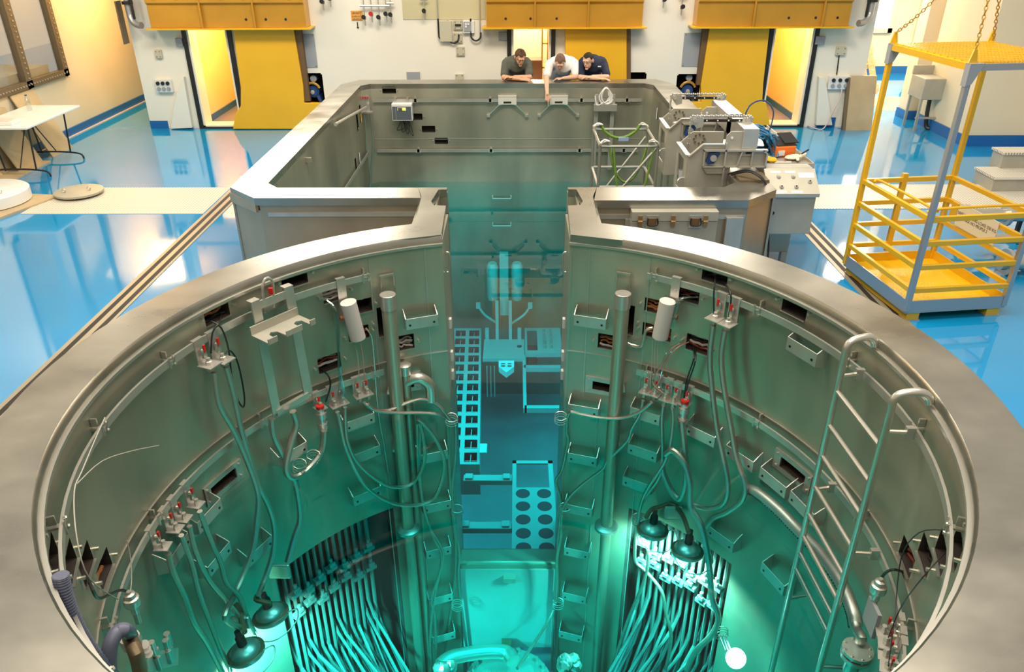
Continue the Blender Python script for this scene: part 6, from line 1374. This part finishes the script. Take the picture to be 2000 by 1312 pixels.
def person(x, lab, skin, shirtM, hairM, head, face_yaw, arms, hair_len, jeans, shirt_open=False):
    """x: place along the rim; head: (dx, y, z); arms: list of (shoulder, elbow, wrist, hand-dir, curl)"""
    y0 = 9.02; zr = 1.0
    t = thing('person', lab, 'person', (x, 9.35, 0))
    b_ = MB()
    hip = Vector((x, 9.56, .93)); chest = Vector((x+head[3], 9.10, 1.19)); neck = Vector((x+head[0]*.7, 9.00, 1.30)); hd = Vector((x+head[0], head[1], head[2]))
    # legs, pelvis, trunk
    for k in (-1, 1):
        capsule(b_, hip+Vector((k*.09, 0, -.05)), (x+k*.11, 9.50, .50), .085, .058); capsule(b_, (x+k*.11, 9.50, .50), (x+k*.11, 9.56, .09), .056, .04); capsule(b_, (x+k*.11, 9.58, .045), (x+k*.12, 9.40, .035), .042, .034)
    capsule(b_, hip+Vector((-.05, 0, 0)), hip+Vector((.05, 0, 0)), .13, .13)
    capsule(b_, hip, chest, .13, .145)
    capsule(b_, chest+Vector((-.10, .02, .01)), chest+Vector((.10, .02, .01)), .075, .075)
    capsule(b_, chest+Vector((0, 0, .05)), neck, .085, .058); capsule(b_, neck, hd+Vector((0, .02, -.05)), .057, .052)
    # head, facing -y, bowed
    HM = Matrix.Rotation(radians(face_yaw), 4, 'Z') @ Matrix.Rotation(radians(head[4]), 4, 'X')
    def hp(p): return hd+(HM @ Vector(p))
    ellip(b_, hd+HM @ Vector((0, .012, .022)), (.076, .094, .088), HM); ellip(b_, hp((0, -.028, -.045)), (.056, .062, .070), HM)
    capsule(b_, hp((0, -.090, .012)), hp((0, -.103, -.020)), .009, .012); ellip(b_, hp((0, -.078, -.098)), (.025, .022, .017), HM)
    capsule(b_, hp((-.040, -.083, .030)), hp((.040, -.083, .030)), .011, .011)
    for k in (-1, 1): ellip(b_, hp((k*.078, .012, -.012)), (.012, .020, .032), HM)
    capsule(b_, hp((-.020, -.088, -.055)), hp((.020, -.088, -.055)), .008, .008)
    for sh_o, el, wr, hdir, curl, up in arms:
        sh = Vector((x, 0, 0))+Vector(sh_o); el = Vector((x, 0, 0))+Vector(el); wr = Vector((x, 0, 0))+Vector(wr)
        capsule(b_, sh, el, .052, .040); capsule(b_, el, wr, .042, .026)
        d = Vector(hdir).normalized(); u_ = Vector(up).normalized(); s_ = d.cross(u_).normalized()
        palm = wr+d*.045
        for k in range(4): capsule(b_, wr+s_*(.012*(k-1.5)), wr+d*.085+s_*(.019*(k-1.5)), .014, .011, 8)
        for k in range(4):
            L = (.034, .040, .037, .028)[k]; c = curl[k]; base = wr+d*.088+s_*(.019*(k-1.5)); d1 = (d*cos(c*.5)-u_*sin(c*.5)); d2 = (d*cos(c)-u_*sin(c)); d3 = (d*cos(c*1.5)-u_*sin(c*1.5))
            p1 = base+d1*L; p2 = p1+d2*L*.75; p3 = p2+d3*L*.6
            capsule(b_, base, p1, .0095, .0085, 8); capsule(b_, p1, p2, .0085, .008, 8); capsule(b_, p2, p3, .008, .007, 8)
        tb_ = wr+d*.03-s_*.022; capsule(b_, tb_, tb_+(d*.6-s_*.8).normalized()*.035-u_*.008, .013, .010, 8); capsule(b_, tb_+(d*.6-s_*.8).normalized()*.035-u_*.008, tb_+(d*.85-s_*.5).normalized()*.06-u_*.012, .010, .008, 8)
    fuse(b_, 'body', skin, t, .0065, 2)
    # shirt
    c_ = MB()
    capsule(c_, hip+Vector((0, -.02, .02)), chest, .172, .165, 18); capsule(c_, chest+Vector((-.12, .02, .02)), chest+Vector((.12, .02, .02)), .110, .110, 16)
    capsule(c_, chest+Vector((0, .03, .05)), neck+Vector((0, .03, -.045)), .11, .082, 16)
    for sh_o, el, wr, hdir, curl, up in arms:
        sh = Vector((x, 0, 0))+Vector(sh_o); el = Vector((x, 0, 0))+Vector(el)
        capsule(c_, chest+Vector((0, .02, .03)), sh, .09, .068, 14); capsule(c_, sh, sh.lerp(el, .78), .070, .064, 14)
    sh_m = fuse(c_, 'shirt', shirtM, t, .010, 4)
    # trousers
    j_ = MB()
    for k in (-1, 1):
        capsule(j_, hip+Vector((k*.09, 0, -.03)), (x+k*.11, 9.50, .50), .105, .075); capsule(j_, (x+k*.11, 9.50, .50), (x+k*.11, 9.56, .12), .073, .06)
    capsule(j_, hip+Vector((-.06, 0, 0)), hip+Vector((.06, 0, 0)), .145, .145); fuse(j_, 'trousers', jeans, t, .014, 2)
    s2 = MB()
    for k in (-1, 1): capsule(s2, (x+k*.11, 9.60, .05), (x+k*.12, 9.38, .04), .05, .042)
    fuse(s2, 'shoes', BLACK, t, .012, 1)
    # hair: follows the skull, low at the back, sideburns before the ears, open at the face
    h_ = MB(); n = 48; vs_ = []; fs_ = []; m_ = 12; rr = random.Random(int(x*100)+7); tk = .010 if hair_len > 1.1 else .0035
    KEY = [(0, 60), (25, 56), (48, 50), (66, 84), (80, 92), (95, 82), (115, 104), (140, 126), (180, 132)]
    ph = [rr.uniform(0, 6.28) for _ in range(6)]
    for i in range(m_+1):
        for k in range(n):
            az = 2*pi*k/n; off = abs(degrees(atan2(cos(az), -sin(az))))
            for (a0, l0), (a1, l1) in zip(KEY, KEY[1:]):
                if a0 <= off <= a1+1e-6: lim = l0+(l1-l0)*(off-a0)/(a1-a0)
            lim = radians(lim+rr.uniform(-2.5, 2.5)*(1 if i == m_ else 0)); th_ = lim*i/m_
            st_ = sin(17*az+ph[0]+3*th_)*.5+sin(29*az+ph[1])*.3+sin(9*az+ph[2]+5*th_)*.4
            g_ = tk*(1+.45*st_) if i < m_ else tk*.25
            part = -.004*math.exp(-((cos(az)*sin(th_)-.12)/.08)**2) if hair_len > 1.1 else 0
            vs_.append(hp(((.077+g_+part)*sin(th_)*cos(az), .012+(.095+g_+part)*sin(th_)*sin(az), .022+(.089+g_+part)*cos(th_))))
    for i in range(m_):
        for k in range(n): fs_.append((i*n+k, (i+1)*n+k, (i+1)*n+(k+1) % n, i*n+(k+1) % n))
    h_.add(vs_, fs_); ho = h_.build('hair', hairM, t); sd = ho.modifiers.new('thick', 'SOLIDIFY'); sd.thickness = .008; sd.offset = -1
    # neckline band
    cl_ = [neck+Vector((.070*cos(a*pi/8), .055*sin(a*pi/8)+.035, .012+.030*sin(a*pi/8))) for a in range(16)]
    MB().tube(cl_, .012 if shirt_open else .008, 6, closed=True).build('collar', shirtM, t)
    # eyes and brows
    for k in (-1, 1):
        e = MB(); ellip(e, hp((k*.028, -.083, .010)), (.011, .007, .008), HM, 10, 6); e.build('eye', WPLAST, t)
        e = MB(); ellip(e, hp((k*.028, -.0885, .009)), (.005, .004, .005), HM, 8, 6); e.build('pupil', DKFRAME, t)
        e = MB(); capsule(e, hp((k*.014, -.094, .032)), hp((k*.044, -.086, .034)), .004, .003, 6); e.build('eyebrow', hairM, t)
    m2 = MB(); capsule(m2, hp((-.020, -.094, -.054)), hp((.020, -.094, -.054)), .004, .004, 6); m2.build('lips', mat('lip', (.45, .16, .12), .5) if 'lip' not in MATS else MATS['lip'], t)
    return t, hp, chest
BRH = mat('brown_hair', (.085, .035, .012), .65, noise=(60, .5, (3, 1, 1))); DKH = mat('dark_hair', (.02, .013, .008), .85, noise=(90, .5, (1, 1, 1))); GBH = mat('cropped_grey_brown_hair', (.17, .10, .07), .9, noise=(90, .4, (1, 1, 1)))
GSH = mat('grey_green_shirt', (.085, .090, .070), .85, noise=(14, .15, (1, 1, 1))); WSH = mat('white_tshirt', (.82, .80, .78), .8); NSH = mat('navy_polo', (.010, .018, .050), .8, noise=(14, .2, (1, 1, 1)))
JN = mat('blue_jeans', (.06, .10, .20), .8); RST = (1.0, 1.2, 1.3, 1.4)
# left man: forearms folded flat on the rim
p1 = HY(1016, 112, 8.92); 
person(.06, 'person in a grey-green shirt leaning folded forearms on the far rim, looking down', SKIN1, GSH, BRH, (p1.x-.06, 8.88, p1.z+.01, .0, 36), 14,
       [((-.17, 9.10, 1.22), (-.20, 8.86, 1.045), (.06, 8.76, 1.035), (1, -.1, .0), (.5, .6, .7, .8), (0, -.5, 1)), ((.17, 9.10, 1.22), (.20, 8.86, 1.045), (-.04, 8.82, 1.060), (-1, -.1, .05), (.6, .7, .8, .9), (0, 0, 1))], 1.15, JN)
p2 = HY(1094, 118, 8.88)
# middle man: right arm stretched down, pointing at the water; left forearm on the rim
person(.72, 'person in a white t-shirt leaning over the far rim, one arm pointing down', SKIN2, WSH, GBH, (p2.x-.72, 8.86, p2.z-.01, .06, 52), -4,
       [((-.15, 9.00, 1.22), (-.21, 8.66, 1.07), (-.20, 8.46, .87), (.05, -.15, -1), (1.5, 0.05, 1.6, 1.7), (0, -1, .4)), ((.24, 9.08, 1.22), (.25, 8.86, 1.05), (.05, 8.80, 1.04), (-1, -.1, .0), (.6, .7, .8, .9), (0, 0, 1))], 1.0, JN)
p3_ = HY(1148, 117, 8.9)
t3, hp3, ch3 = person(1.25, 'person in a navy polo shirt leaning folded arms on the far rim, at the right', SKIN2, NSH, DKH, (p3_.x-1.25, 8.86, p3_.z+.0, .0, 22), -28,
       [((-.17, 9.10, 1.20), (-.21, 8.86, 1.045), (.08, 8.78, 1.035), (1, -.05, .0), (.3, .4, .5, .6), (0, 0, 1)), ((.17, 9.10, 1.20), (.21, 8.88, 1.045), (-.02, 8.84, 1.060), (-1, -.1, .0), (.5, .6, .7, .8), (0, 0, 1))], .85, JN, True)
MB().boxb(1.25+.06, 1.25+.11, 8.895, 8.905, 1.19, 1.205).build('shirt_badge', WPLAST, t3, smooth=False)
